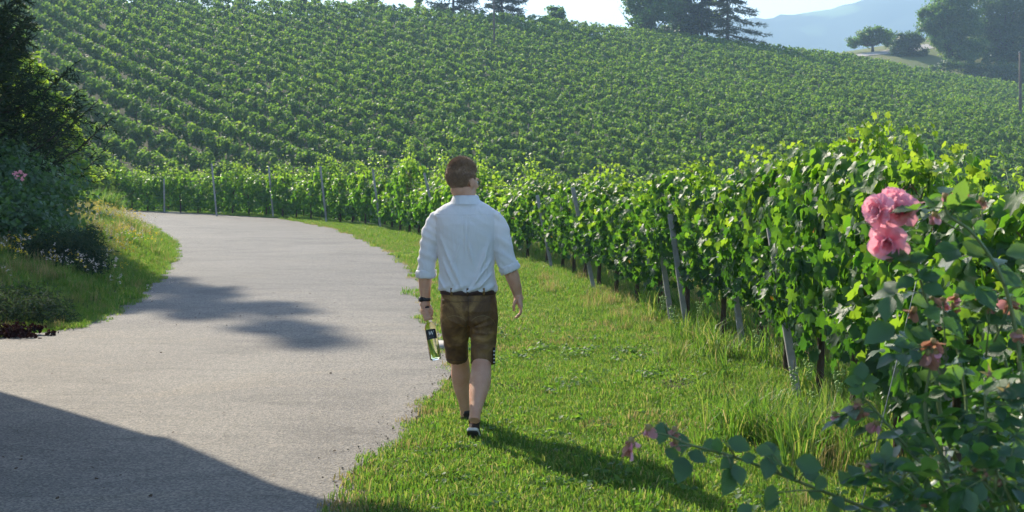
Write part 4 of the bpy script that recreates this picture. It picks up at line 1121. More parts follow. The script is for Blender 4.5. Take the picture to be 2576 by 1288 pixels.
# ------------------------------------------------------------------ rose bush close to the camera
def rose_leaf_mesh(seed):
    r = random.Random(seed)
    n = 11; V = [(0, 0, 0)]; L_, R_ = [], []
    for i in range(1, n):
        t = i / n; w = 0.36 * math.sin(math.pi * t ** 0.85) * (1 + 0.09 * ((i % 2) * 2 - 1))
        zc = -0.16 * t * t
        V += [(-w, t, zc + w * 0.28 + 0.01 * r.gauss(0, 1)), (0, t, zc), (w, t, zc + w * 0.28 + 0.01 * r.gauss(0, 1))]
    V.append((0, 1.02, -0.18))
    Fq = [(0, 2, 1, 1), (0, 3, 2, 2)]
    tri = [(0, 2, 1), (0, 3, 2)]
    qd = []
    for i in range(n - 2):
        a_ = 1 + 3 * i; qd += [(a_, a_ + 1, a_ + 4, a_ + 3), (a_ + 1, a_ + 2, a_ + 5, a_ + 4)]
    e_ = len(V) - 1; a_ = e_ - 3
    tri += [(a_, a_ + 1, e_), (a_ + 1, a_ + 2, e_)]
    me = np_mesh('rose_leaf_blade', np.array(V, float), [np.array(tri), np.array(qd)], smooth=True)
    me.materials.append(M['rose_leaf']); return me
RLM = [rose_leaf_mesh(i) for i in range(4)]
def petal_mesh(cup, seed, mat):
    r = random.Random(seed); V, Fq = [], []
    nu, nv = 5, 5
    for j in range(nv + 1):
        t = j / nv
        w = 0.42 * math.sin(min(1, 0.12 + t * 0.95) * math.pi * 0.62) * (1 if t < 0.85 else 0.8)
        for i in range(nu + 1):
            s = (i / nu - 0.5) * 2
            V.append((w * s, t * (1 - 0.10 * abs(s) ** 2), cup * (t ** 1.5) * 0.55 + 0.16 * w * s * s + 0.07 * math.sin(5 * s + seed) * t + 0.02 * r.gauss(0, 1) * t))
    for j in range(nv):
        for i in range(nu):
            q_ = j * (nu + 1) + i; Fq.append((q_, q_ + 1, q_ + nu + 2, q_ + nu + 1))
    me = np_mesh('petal_blade', np.array(V), np.array(Fq), smooth=True); me.materials.append(mat); return me
PM = [petal_mesh(c_, i, M['petal']) for i, c_ in enumerate((0.0, 0.35, 0.8, -0.25))]
SM = [petal_mesh(c_, i + 9, M['spent_petal']) for i, c_ in enumerate((-0.6, 0.5, -1.0))]
spl = np_mesh('sepal_blade', np.array([(-.12, 0, 0), (.12, 0, 0), (-.13, .4, .05), (.13, .4, .05), (0, 1, -.06)]), [np.array([(0, 1, 3, 2)]), np.array([(2, 3, 4)])]); spl.materials.append(M['sepal'])

rose = empty('rose_bush', (1.35, 3.1, gz(1.35, 3.1)))
tag(rose, 'rose bush with pink blooms, spent flowers and dark leaves nearest the camera', 'rose bush')
RO = rose.location.copy()
r_ = random.Random(77)
def put_leaf(p, d, nvec, s):
    o = bpy.data.objects.new('leaf', RLM[r_.randrange(4)]); COL.objects.link(o); o.parent = rose
    n_ = Vector(nvec).normalized(); t_ = Vector(d); t_ = (t_ - n_ * t_.dot(n_)).normalized(); x_ = t_.cross(n_)
    mt = Matrix((x_, t_, n_)).transposed().to_4x4()
    o.matrix_local = Matrix.Translation(p - RO) @ mt @ Matrix.Scale(s, 4)
leaf_n = [0]
bulk = []
stemparts = []
def compound(p, d, s, up=Vector((0, 0, 1)), n=5):
    """a pinnate rose leaf: stalk with leaflets in pairs and one at the tip"""
    d = d.normalized(); side = d.cross(up).normalized(); nv = side.cross(d).normalized() + Vector((r_.gauss(0, .3), r_.gauss(0, .3), r_.gauss(0, .3)))
    q = [p + d * s * 1.2 * k_ + Vector((0, 0, -0.35 * s * k_ * k_)) for k_ in (0, .5, 1)]
    stemparts.append(tube_np([x - RO for x in q], [0.0016, 0.0013, 0.001], 4))
    lf = [(q[2], d + Vector((0, 0, -.3)), 1.05)]
    for pos, sc in ((0.95, 0.9), (0.5, 0.75))[: (n - 1) // 2]:
        c = q[0].lerp(q[2], pos) if pos < 1 else q[2]
        for sg in (-1, 1): lf.append((c, d * 0.45 + side * sg + Vector((0, 0, -0.25 + r_.gauss(0, .2))), sc))
    for c, dd, sc in lf:
        nn = nv + Vector((r_.gauss(0, .35), r_.gauss(0, .35), r_.gauss(0, .3)))
        if leaf_n[0] < 295: put_leaf(c, dd, nn, s * sc); leaf_n[0] += 1
        else: bulk.append((c, dd, nn, s * sc))
def cane(pts, rad, leaves=0, ls=0.045, start=0.15):
    # Catmull-like smoothing
    P_ = []
    for i in range(len(pts) - 1):
        a_, b_ = pts[i], pts[i + 1]; pa = pts[max(0, i - 1)]; pb = pts[min(len(pts) - 1, i + 2)]
        for k_ in range(5):
            t = k_ / 5
            P_.append(0.5 * ((2 * a_) + (b_ - pa) * t + (2 * pa - 5 * a_ + 4 * b_ - pb) * t * t + (-pa + 3 * a_ - 3 * b_ + pb) * t ** 3))
    P_.append(pts[-1]); k = len(P_)
    tube('cane', [x - RO for x in P_], [rad * (1 - 0.6 * i / k) for i in range(k)], M['cane'], rose, 7)
    for i in range(leaves):
        t = start + (1 - start) * (i + 0.5) / leaves
        j = min(k - 2, int(t * (k - 1))); p = P_[j].lerp(P_[j + 1], t * (k - 1) - j); d = (P_[j + 1] - P_[j]).normalized()
        a_ = r_.random() * 6.28
        sd = d.cross(Vector((math.cos(a_), math.sin(a_), 0.3))).normalized()
        compound(p, sd + d * 0.4 + Vector((0, 0, 0.15)), ls * r_.uniform(0.8, 1.2))
    for i in range(int(leaves * 1.2)):
        j = r_.randrange(k - 1); sd = Vector((r_.gauss(0, 1), r_.gauss(0, 1), r_.gauss(0, 1))).normalized()
        stemparts.append(tube_np([P_[j] - RO, P_[j] - RO + sd * (rad + 0.008)], [0.0018, 0.0003], 4))
    return P_

# the long low branch reaching left over the lawn, built leaf by leaf from the photo
YB = 2.75
lb = cane([PY(2330, 1330, 2.95), PY(2180, 1278, 2.9), PY(2000, 1208, 2.85), PY(1850, 1150, 2.8), PY(1740, 1120, YB), PY(1680, 1095, YB), PY(1630, 1085, YB)], 0.0042)
for (u, v, au, av, s) in [(1668, 1062, 1672, 1125, 62), (1710, 1088, 1765, 1100, 55), (1672, 1130, 1725, 1145, 50), (1730, 1140, 1772, 1178, 52), (1722, 1150, 1705, 1225, 75),
                          (1750, 1110, 1785, 1095, 0), (1805, 1110, 1765, 1102, 48), (1830, 1108, 1890, 1105, 62), (1805, 1100, 1790, 1140, 45), (1845, 1150, 1800, 1148, 45), (1850, 1165, 1818, 1180, 42),
                          (1865, 1155, 1905, 1148, 40), (1835, 1178, 1815, 1250, 78), (1850, 1170, 1870, 1215, 55), (1900, 1130, 1945, 1150, 45), (1915, 1120, 1975, 1150, 70), (1900, 1135, 1880, 1140, 0), (1930, 1110, 1970, 1110, 45),
                          (1935, 1150, 1925, 1205, 62), (1965, 1175, 2000, 1190, 45), (2000, 1160, 2050, 1175, 70), (2020, 1180, 2070, 1195, 60), (1945, 1220, 1955, 1268, 55), (1950, 1240, 1925, 1290, 55), (1890, 1270, 1860, 1300, 50),
                          (2075, 1200, 2050, 1230, 45), (2070, 1250, 2040, 1265, 40), (2095, 1250, 2140, 1262, 45), (2110, 1270, 2060, 1290, 50), (2140, 1225, 2170, 1195, 50)]:
    if s <= 0: continue
    p = PY(u, v, YB + 0.1 * r_.random()); q_ = PY(au, av, YB + 0.02 * r_.gauss(0, 1))
    d_ = (q_ - p); put_leaf(p, d_, Vector((r_.gauss(0, .35), -0.75, 0.55 + r_.gauss(0, .3))), s * YB / F * 1.02); leaf_n[0] += 1
# stalks of that branch
for (u, v, u2, v2) in [(1740, 1120, 1710, 1150), (1850, 1150, 1815, 1105), (1830, 1145, 1840, 1180), (1740, 1122, 1672, 1130), (1850, 1152, 1800, 1150), (2000, 1205, 1945, 1150), (2000, 1205, 1920, 1120), (1960, 1190, 1930, 1150), (2070, 1235, 1950, 1240), (1680, 1095, 1668, 1062), (1690, 1098, 1710, 1088), (1640, 1085, 1595, 1100), (2000, 1205, 2010, 1165), (2010, 1210, 2030, 1180)]:
    stemparts.append(tube_np([PY(u, v, YB + 0.03) - RO, PY((u + u2) / 2, (v + v2) / 2 - 4, YB) - RO, PY(u2, v2, YB) - RO], [0.002, 0.0016, 0.0012], 4))

def spent(u, v, Y, s=0.020, pink=False, stem=True):
    c = PY(u, v, Y)
    root = empty('spent_bloom', c - RO, parent=rose)
    for k_ in range(6):
        me = (PM if pink and k_ % 2 else SM)[r_.randrange(3)]
        o = bpy.data.objects.new('petal', me); COL.objects.link(o); o.parent = root
        o.rotation_euler = (r_.uniform(-2.6, -0.6), r_.gauss(0, .4), r_.random() * 6.28); o.scale = (s * r_.uniform(.8, 1.5),) * 3
    V, Fq, rn = tube_np([Vector((0, 0, -0.010)), Vector((0, 0, -0.003)), Vector((0, 0, 0.006))], [0.003, 0.0075, 0.006], 7)
    link('hip', np_mesh('hip', V, Fq, rn, True), M['sepal'], root)
    return root
def star(u, v, Y, s=0.024):
    c = PY(u, v, Y)
    root = empty('open_hip', c - RO, parent=rose)
    root.rotation_euler = (R(55) + r_.gauss(0, .3), r_.gauss(0, .3), 0)
    for k_ in range(5):
        o = bpy.data.objects.new('sepal', spl); COL.objects.link(o); o.parent = root
        o.rotation_euler = (r_.gauss(0.1, .2), 0, k_ * 1.2566 + r_.gauss(0, .1)); o.scale = (s,) * 3
    V, Fq, rn = tube_np([Vector((0, 0, -0.014)), Vector((0, 0, -0.004)), Vector((0, 0, 0.003))], [0.003, 0.007, 0.005], 7)
    link('hip', np_mesh('hip', V, Fq, rn, True), M['spent_petal'], root)
def bloom(u, v, Y, s, tilt, yaw):
    c = PY(u, v, Y)
    root = empty('bloom', c - RO, parent=rose); root.rotation_euler = (tilt, 0, yaw)
    for ring, (cnt, el, sc, mi) in enumerate([(6, 0.10, 1.0, 0), (6, 0.35, 0.9, 1), (5, 0.7, 0.75, 2), (5, 1.1, 0.55, 2)]):
        for k_ in range(cnt):
            o = bpy.data.objects.new('petal', PM[mi if r_.random() < .75 else 3 if ring == 0 else 1]); COL.objects.link(o); o.parent = root
            o.rotation_mode = 'XYZ'
            rz_ = (k_ + 0.5 * ring + r_.gauss(0, .12)) * 6.283 / cnt
            o.matrix_local = Matrix.Rotation(rz_, 4, 'Z') @ Matrix.Rotation(el + r_.gauss(0, .15), 4, 'X') @ Matrix.Scale(s * sc * r_.uniform(.88, 1.1), 4)
    V, Fq, rn = tube_np([Vector((0, 0, -0.02)), Vector((0, 0, -0.008)), Vector((0, 0, 0))], [0.003, 0.007, 0.006], 7)
    link('calyx', np_mesh('hip', V, Fq, rn, True), M['cane'], root)

YR = 3.05
Bs = lambda u: PY(u, 1420, 3.1)
# main canes
c1 = cane([Vector((1.30, 3.15, 0.0)), Vector((1.27, 3.1, 0.6)), PY(2400, 1150, 3.05), PY(2350, 900, YR), PY(2330, 760, YR), PY(2300, 660, YR), PY(2265, 585, YR)], 0.0065, 11, 0.05, 0.4)
c2 = cane([Vector((1.40, 3.05, 0.0)), Vector((1.42, 3.0, 0.6)), PY(2600, 1050, 2.95), PY(2560, 850, 2.95), PY(2520, 700, 2.95), PY(2450, 590, 2.95), PY(2385, 540, 2.95), PY(2375, 498, 2.95)], 0.0065, 10, 0.052, 0.35)
c3 = cane([Vector((1.35, 2.9, 0.0)), PY(2500, 1290, 2.8), PY(2482, 1100, 2.78), PY(2478, 950, 2.78)], 0.006, 7, 0.052, 0.45)
c4 = cane([Vector((1.25, 3.0, 0.0)), PY(2400, 1300, 2.9), PY(2300, 1150, 2.95), PY(2200, 1030, 3.0), PY(2170, 1000, 3.0)], 0.005, 10, 0.046, 0.4)
c5 = cane([Vector((1.3, 3.1, 0.0)), PY(2450, 1250, 3.1), PY(2430, 1000, 3.15), PY(2400, 830, 3.2), PY(2395, 760, 3.2)], 0.0055, 9, 0.048, 0.4)
c6 = cane([Vector((1.5, 3.2, 0.0)), PY(2620, 1200, 3.1), PY(2540, 950, 3.1), PY(2500, 780, 3.1), PY(2500, 745, 3.1)], 0.0055, 9, 0.05, 0.4)
c7 = cane([Vector((1.3, 2.8, 0.0)), PY(2350, 1300, 2.7), PY(2260, 1220, 2.7), PY(2190, 1180, 2.72)], 0.0045, 8, 0.044, 0.4)
c8 = cane([Vector((1.4, 2.7, 0.0)), PY(2560, 1300, 2.6), PY(2500, 1240, 2.6), PY(2440, 1180, 2.62)], 0.0045, 8, 0.05, 0.4)
c9 = cane([Vector((1.3, 2.9, 0.0)), PY(2420, 1280, 2.85), PY(2330, 1060, 2.9), PY(2345, 900, 2.9), PY(2340, 870, 2.9)], 0.005, 9, 0.05, 0.4)
# more leaf sprays filling the dark lower right mass
zone = []
while len(zone) < 130:
    u = r_.uniform(2150, 2600); v = r_.uniform(620, 1300)
    line = 1330 - (u - 2140) * 0.95 if u < 2330 else 1150 - (u - 2330) * 1.1
    if v > line and not (u < 2250 and v < 960): zone.append((u, v))
for (u, v) in zone:
    Y_ = r_.uniform(2.6, 3.4)
    compound(PY(u, v, Y_), Vector((r_.gauss(-.2, .8), r_.gauss(-.4, .5), r_.gauss(0, .35))), r_.uniform(.036, .052), n=5 if r_.random() < .7 else 3)
for (u, v, du, dv, s) in [(2290, 650, -70, -30, 60), (2290, 660, 30, -40, 50), (2310, 700, 60, -40, 65), (2320, 720, 60, 30, 60), (2300, 700, -60, 20, 55), (2330, 760, -80, 20, 60), (2330, 770, 40, 60, 55), (2420, 610, 70, 40, 70), (2430, 640, 80, -20, 55), (2450, 720, -70, 30, 60), (2460, 720, 30, 60, 75),
                          (2500, 690, 70, 20, 75), (2240, 745, -10, 70, 70), (2250, 820, -80, 40, 90), (2290, 830, 60, 20, 60), (2380, 660, 20, -60, 70), (2350, 630, 60, -20, 60), (2530, 640, 60, -20, 75), (2540, 780, 60, 20, 70), (2370, 800, 60, 50, 70)]:
    p = PY(u, v, 2.97); d_ = PY(u + du, v + dv, 2.95) - p
    put_leaf(p, d_, Vector((r_.gauss(0, .4), -.6, .6)), s * 3 / F); leaf_n[0] += 1
if bulk:
    bt = np.array([(0, 0, 0), (-.32, .35, .08), (-.3, .68, .02), (0, 1.02, -.18), (.3, .68, .02), (.32, .35, .08), (0, .5, -.05)])
    bf = np.array([(0, 6, 2, 1), (6, 3, 2, 2), (0, 5, 4, 6), (6, 4, 3, 3)])
    bf = np.array([(0, 6, 1), (1, 6, 2), (2, 6, 3), (3, 6, 4), (4, 6, 5), (5, 6, 0)])
    V, Fl, rn = scatter(bt, bf, np.array([tuple(b_[0] - RO) for b_ in bulk]), frames(np.array([tuple(b_[2]) for b_ in bulk]), np.array([tuple(b_[1]) for b_ in bulk])), np.array([b_[3] for b_ in bulk]))
    link('foliage', np_mesh('rose_foliage', V, Fl, rn), M['rose_leaf'], rose)['kind'] = 'stuff'
V, Fl, rn = merge(stemparts); link('leaf_stalks', np_mesh('leaf_stalks', V, Fl, rn), M['cane'], rose)['kind'] = 'stuff'
bloom(2262, 535, 3.02, 0.050, R(62), R(-15))
bloom(2212, 530, 3.00, 0.044, R(80), R(-60))
bloom(2236, 605, 3.0, 0.050, R(105), R(-25))
bloom(2245, 508, 3.04, 0.040, R(35), R(-40))
for (u, v, Y, s, pk) in [(2293, 497, 3.05, .022, False), (2300, 508, 3.05, .02, False), (2378, 492, 2.95, .017, True), (2412, 478, 2.95, .016, False), (2470, 502, 2.96, .014, False), (2352, 540, 2.95, .017, True), (2300, 778, 3.0, .02, False), (2345, 752, 3.1, .018, False), (2372, 755, 3.1, .018, True), (2405, 745, 3.2, .022, True),
                         (2398, 770, 3.2, .02, False), (2470, 750, 3.1, .022, False), (2500, 735, 3.1, .022, True), (2490, 775, 3.1, .024, False), (2540, 755, 3.1, .026, False), (2555, 770, 3.1, .022, False), (2348, 858, 2.9, .022, False), (2335, 888, 2.9, .026, True), (2356, 885, 2.9, .02, True), (2565, 835, 2.9, .022, False),
                         (1588, 1108, 2.75, .018, True), (1590, 1118, 2.75, .022, True), (1630, 1075, 2.75, .022, True), (1697, 1080, 2.78, .014, False), (1700, 1108, 2.78, .016, False), (2160, 1010, 3.0, .02, False), (2165, 1035, 3.0, .02, False), (2205, 1065, 3.0, .018, True), (2100, 1042, 3.1, .014, True), (2330, 1250, 2.7, .016, True)]:
    spent(u, v, Y, s, pk)
for (u, v, Y) in [(2490, 942, 2.78), (2530, 985, 2.78), (2480, 1192, 2.6), (2518, 1212, 2.6), (2402, 1230, 2.65), (2185, 1172, 2.72), (2345, 1170, 2.72), (2455, 1175, 2.62)]: star(u, v, Y)
for (u1, v1, u2, v2) in [(2290, 640, 2180, 560), (2280, 600, 2210, 545), (2275, 600, 2240, 600), (2480, 780, 2490, 830), (2450, 590, 2350, 545), (2385, 540, 2410, 485), (2480, 980, 2530, 985), (2430, 1120, 2400, 1228), (2470, 600, 2470, 505), (2400, 1000, 2300, 780), (2380, 900, 2372, 760), (2480, 900, 2490, 780), (2500, 860, 2545, 760)]:
    tube('flower_stalk', [PY(u1, v1, 3.0) - RO, PY((u1 + u2) / 2, (v1 + v2) / 2 + 6, 3.0) - RO, PY(u2, v2, 3.0) - RO], [0.0026, 0.002, 0.0016], M['cane'], rose, 5)
# ------------------------------------------------------------------ the walking man
MX, MY = (1178 - 1288) * 8.75 / F, 8.75
man = empty('person', (MX, MY, 0.0))
tag(man, 'man seen from behind in white shirt and brown leather shorts walking with a bottle', 'person')

def union(name, parts, voxel, smooth=6, mat=None, parent=man, disp=None, fac=0.5):
    V, Fl, rn = merge(parts)
    me = np_mesh(name + '_raw', V, Fl)
    bm = bmesh.new(); bm.from_mesh(me); bmesh.ops.remove_doubles(bm, verts=bm.verts, dist=1e-5); bmesh.ops.recalc_face_normals(bm, faces=bm.faces); bm.to_mesh(me); bm.free()
    o = bpy.data.objects.new(name, me); COL.objects.link(o)
    md = o.modifiers.new('r', 'REMESH'); md.mode = 'VOXEL'; md.voxel_size = voxel
    if smooth:
        ms = o.modifiers.new('s', 'SMOOTH'); ms.iterations = smooth; ms.factor = fac
    dg = bpy.context.evaluated_depsgraph_get(); dg.update()
    me2 = bpy.data.meshes.new_from_object(o.evaluated_get(dg))
    o.modifiers.clear(); o.data = me2; bpy.data.meshes.remove(me); me2.name = name
    k = len(me2.vertices)
    me2.polygons.foreach_set('use_smooth', np.ones(len(me2.polygons), bool))
    if disp:
        co = np.empty(k * 3, np.float32); me2.vertices.foreach_get('co', co); co = co.reshape(-1, 3)
        no = np.empty(k * 3, np.float32); me2.vertices.foreach_get('normal', no) if hasattr(me2.vertices[0], 'normal') else None
        no = no.reshape(-1, 3)
        co = co + no * disp(co, no)[:, None]
        me2.vertices.foreach_set('co', co.astype(np.float32).ravel()); me2.update()
    if mat: me2.materials.append(mat)
    o.parent = parent
    return o

def stack(rows, n=28, p=2.3):
    """closed loft of horizontal superellipse rings: rows (z, cx, cy, rx, ry)"""
    V, Fq = [], []
    for (z, cx, cy_, rx, ry) in rows:
        for j in range(n):
            a = 2 * math.pi * j / n; c, s = math.cos(a), math.sin(a)
            V.append((cx + rx * math.copysign(abs(c) ** (2 / p), c), cy_ + ry * math.copysign(abs(s) ** (2 / p), s), z))
    for i in range(len(rows) - 1):
        for j in range(n): Fq.append((i * n + j, i * n + (j + 1) % n, (i + 1) * n + (j + 1) % n, (i + 1) * n + j))
    for base, fl in ((0, 1), ((len(rows) - 1) * n, 0)):
        z, cx, cy_, rx, ry = rows[0 if fl else -1]; c = len(V); V.append((cx, cy_, z))
        for j in range(0, n, 2):
            q_ = (base + j, base + (j + 1) % n, base + (j + 2) % n, c); Fq.append(q_[::-1] if fl else q_)
    return np.array(V, float), np.array(Fq), np.zeros(len(V))

def ell(c, r, rot=None, sub=3):
    bm = bmesh.new(); bmesh.ops.create_icosphere(bm, subdivisions=sub, radius=1)
    mt = Matrix.Diagonal((*r, 1)); mt = (rot.to_4x4() if rot else Matrix.Identity(4)) @ mt
    V = np.array([tuple(Vector(c) + (mt @ v.co)) for v in bm.verts]); Fq = np.array([[v.index for v in f.verts] for f in bm.faces]); bm.free()
    return V, Fq, np.zeros(len(V))
def xform(part, mt):
    V = np.array([tuple(mt @ Vector(v)) for v in part[0]]); return V, part[1], part[2]

# materials of the man
def skin_mat(name, c):
    m, nt, out = new_mat(name)
    p = N(nt, 'ShaderNodeBsdfPrincipled', Roughness=0.5)
    p.inputs['Specular IOR Level'].default_value = 0.35
    p.inputs['Subsurface Weight'].default_value = 0.25
    p.inputs['Subsurface Radius'].default_value = (0.012, 0.005, 0.003); p.inputs['Subsurface Scale'].default_value = 0.6
    co = coords(nt)
    f = tex_noise(nt, 14, 5, 0.6, co)
    nt.links.new(ramp(nt, f, [(0.3, c), (0.7, (c[0] * 0.86, c[1] * 0.76, c[2] * 0.72))]), p.inputs['Base Color'])
    nt.links.new(bump(nt, tex_noise(nt, 180, 3, 0.6, co), 0.15, 0.002), p.inputs['Normal'])
    nt.links.new(p.outputs[0], out.inputs[0]); return m
M['skin'] = skin_mat('skin', (0.66, 0.385, 0.255))
m, nt_, out = new_mat('white_shirt_cotton')
p = N(nt_, 'ShaderNodeBsdfPrincipled', Roughness=0.85); p.inputs['Specular IOR Level'].default_value = 0.15
p.inputs['Base Color'].default_value = (0.88, 0.88, 0.90, 1)
co = coords(nt_)
wv = tex_noise(nt_, 9, 4, 0.55, coords(nt_, (1.6, 1.6, 0.7)), 1.2)
nt_.links.new(bump(nt_, wv, 0.7, 0.014), p.inputs['Normal'])
tr = N(nt_, 'ShaderNodeBsdfTranslucent'); tr.inputs[0].default_value = (0.8, 0.78, 0.74, 1)
mx = nt_.nodes.new('ShaderNodeMixShader'); mx.inputs[0].default_value = 0.2
nt_.links.new(p.outputs[0], mx.inputs[1]); nt_.links.new(tr.outputs[0], mx.inputs[2]); nt_.links.new(mx.outputs[0], out.inputs[0])
M['shirt'] = m
m, nt_, out = new_mat('worn_brown_leather')
p = N(nt_, 'ShaderNodeBsdfPrincipled', Roughness=0.62); p.inputs['Specular IOR Level'].default_value = 0.35
co = coords(nt_)
n1 = tex_noise(nt_, 5.5, 6, 0.65, co, 0.8)
nt_.links.new(ramp(nt_, n1, [(0.34, (0.055, 0.027, 0.011)), (0.5, (0.135, 0.070, 0.024)), (0.62, (0.28, 0.165, 0.055))]), p.inputs['Base Color'])
nt_.links.new(bump(nt_, tex_noise(nt_, 34, 6, 0.7, coords(nt_, (1, 1, 1.7)), 1.5), 0.55, 0.006), p.inputs['Normal'])
nt_.links.new(p.outputs[0], out.inputs[0]); M['leather'] = m
M['belt'] = simple('dark_belt', (0.05, 0.022, 0.016), (0.035, 0.016, 0.012), 20, 0.55, 0.3, 0.002)
M['stitch'] = simple('golden_embroidery', (0.33, 0.24, 0.09), (0.27, 0.19, 0.07), 40, 0.7, 0)
M['black'] = simple('black_trim', (0.018, 0.018, 0.02), (0.012, 0.012, 0.014), 20, 0.45, 0.1, 0.001)
M['white'] = simple('off_white', (0.72, 0.70, 0.64), (0.60, 0.58, 0.52), 20, 0.6, 0)
M['shoe'] = simple('dark_shoe', (0.045, 0.024, 0.018), (0.03, 0.017, 0.013), 30, 0.7, 0.3, 0.002)
M['sole'] = simple('shoe_sole', (0.05, 0.045, 0.035), (0.03, 0.028, 0.022), 30, 0.85, 0.6, 0.003)
M['hair'] = simple('short_brown_hair', (0.40, 0.25, 0.145), (0.22, 0.135, 0.08), 30, 0.55, 0.6, 0.006, 0.5, (1, 1, 0.4))
m, nt_, out = new_mat('cropped_scalp')
p = N(nt_, 'ShaderNodeBsdfPrincipled', Roughness=0.6)
at = N(nt_, 'ShaderNodeAttribute', attribute_name='rnd'); co = coords(nt_)
gr = N(nt_, 'ShaderNodeMath', operation='MULTIPLY_ADD'); nt_.links.new(tex_noise(nt_, 260, 2, 0.6, co), gr.inputs[0]); gr.inputs[1].default_value = 0.5; nt_.links.new(at.outputs['Fac'], gr.inputs[2])
hc = ramp(nt_, tex_noise(nt_, 60, 4, 0.6, coords(nt_, (1, 1, 0.4))), [(0.3, (0.17, 0.10, 0.058)), (0.7, (0.34, 0.205, 0.12))])
nt_.links.new(mix_col(nt_, ramp(nt_, gr.outputs[0], [(0.35, (0, 0, 0)), (0.95, (1, 1, 1))]), (0.42, 0.25, 0.17), hc), p.inputs['Base Color'])
nt_.links.new(bump(nt_, tex_noise(nt_, 150, 3, 0.6, coords(nt_, (1, 1, 0.35))), 0.6, 0.004), p.inputs['Normal'])
nt_.links.new(p.outputs[0], out.inputs[0]); M['scalp'] = m

T3 = lambda pts, rad, n=16: tube_np(pts, rad, n)
# --- body pieces: legs, torso core, arms, neck, head, hands, fused into one surface
SH = -0.02
body = []
body.append(stack([(0.80, 0.0, 0, .15, .10), (0.95, 0.0, 0, .145, .10), (1.1, -.01, 0, .14, .095), (1.25, -.02, 0, .155, .10), (1.34, -.025, 0, .145, .085), (1.39, -.02, -.0, .11, .07), (1.44, -.018, 0.0, .072, .06)]))
body.append(T3([(-.018, -.015, 1.42), (-.018, -.012, 1.50), (-.026, -.002, 1.60)], [(.076, .07), (.072, .068), (.07, .07)]))
# legs
body.append(T3([(-.085, 0, .85), (-.08, .06, .66), (-.066, .125, .50), (-.062, .14, .455), (-.058, .155, .41), (-.055, .165, .34), (-.05, .18, .26), (-.038, .205, .17), (-.028, .225, .105), (-.026, .235, .06)],
               [(.085, .09), (.075, .08), (.062, .066), (.059, .060), (.061, .062), (.066, .066), (.056, .056), (.040, .043), (.034, .038), (.035, .04)], 20))
body.append(T3([(.09, 0, .85), (.092, -.03, .66), (.092, -.075, .52), (.090, -.11, .465), (.088, -.155, .42), (.083, -.225, .36), (.072, -.30, .295), (.062, -.37, .235), (.056, -.425, .19), (.054, -.45, .155)],
               [(.085, .09), (.078, .08), (.066, .070), (.063, .066), (.066, .068), (.070, .070), (.058, .060), (.043, .046), (.035, .040), (.036, .045)], 20))
# left arm (holds the bottle)
LW = Vector((-.283, .000, .855))
body.append(T3([(-.17, 0, 1.34), (-.235, 0, 1.25), (-.270, -.01, 1.13), (-.279, -.006, 1.08), (-.283, -.002, 1.00), (-.284, 0, .93), LW, (-.285, .0, .825)], [.035, .045, .046, .047, .0455, .038, (.031, .026), (.036, .028)]))
# right arm
RW = Vector((.326, .005, .893))
body.append(T3([(.14, 0, 1.33), (.195, 0, 1.25), (.245, -.01, 1.14), (.268, -.008, 1.08), (.293, -.004, 1.01), (.312, 0, .95), RW, (.333, .005, .86)], [.035, .045, .047, .048, .0455, .038, (.030, .026), (.036, .026)]))
# right hand: palm and curled fingers, thumb in front
body.append(T3([(.328, .002, .885), (.334, -.002, .858), (.341, -.006, .832), (.346, -.008, .812)], [(.022, .030), (.021, .040), (.019, .043), (.014, .040)], 14))
for i, (yy, ln) in enumerate([(-.040, .80), (-.018, .95), (.005, 1.0), (.027, .92)]):
    k0 = Vector((.346, yy, .818 - .004 * i)); l_ = .033 * ln
    q1 = k0 + Vector((.002 - .002 * i, 0, -l_)); q2 = q1 + Vector((-.012 - .002 * i, 0, -l_ * .72)); q3 = q2 + Vector((-.019, .001, -l_ * .38))
    body.append(T3([k0 + Vector((-.003, 0, .012)), k0, q1, q2, q3], [.0095, .0098, .0088, .0080, .0068], 10))
body.append(T3([(.318, -.012, .872), (.306, -.022, .850), (.299, -.026, .826), (.299, -.024, .802), (.302, -.022, .790)], [.013, .0125, .0105, .0095, .0075], 10))
# left hand: fist round the bottle neck
NA = Vector((-.272, -.012, .818)); ND = Vector((.185, -.25, -.95)).normalized()       # neck top and bottle axis (top -> base)
body.append(T3([(-.286, .003, .852), (-.292, .006, .824), (-.294, .006, .794), (-.290, .003, .767)], [(.026, .026), (.022, .036), (.021, .040), (.018, .034)], 14))
ux = ND.cross(Vector((0, 1, 0))).normalized() * -1
if ux.x < 0: ux = -ux
uy = ND.cross(ux).normalized()
if uy.y < 0: uy = -uy
for i, s0 in enumerate((.018, .039, .060, .080)):
    c = NA + ND * s0; rr = .0265 - .0006 * i
    pts = []
    for a in (165, 205, 245, 285, 325, 355):
        rad_ = rr * (1.12 if a in (205, 245) else 1.0)
        pts.append(c + ux * rad_ * math.cos(R(a)) + uy * rad_ * math.sin(R(a)) + ND * (0.004 * (a - 165) / 190))
    body.append(T3(pts, [.0105, .0112, .0105, .0100, .0090, .0075], 10))
body.append(T3([NA + ND * .0 + ux * .004 + uy * .022 + Vector((0, 0, .02)), NA + ND * .012 + ux * .022 + uy * .016, NA + ND * .035 + ux * .029 + uy * .002, NA + ND * .058 + ux * .027 - uy * .012], [.014, .012, .0105, .0085], 10))
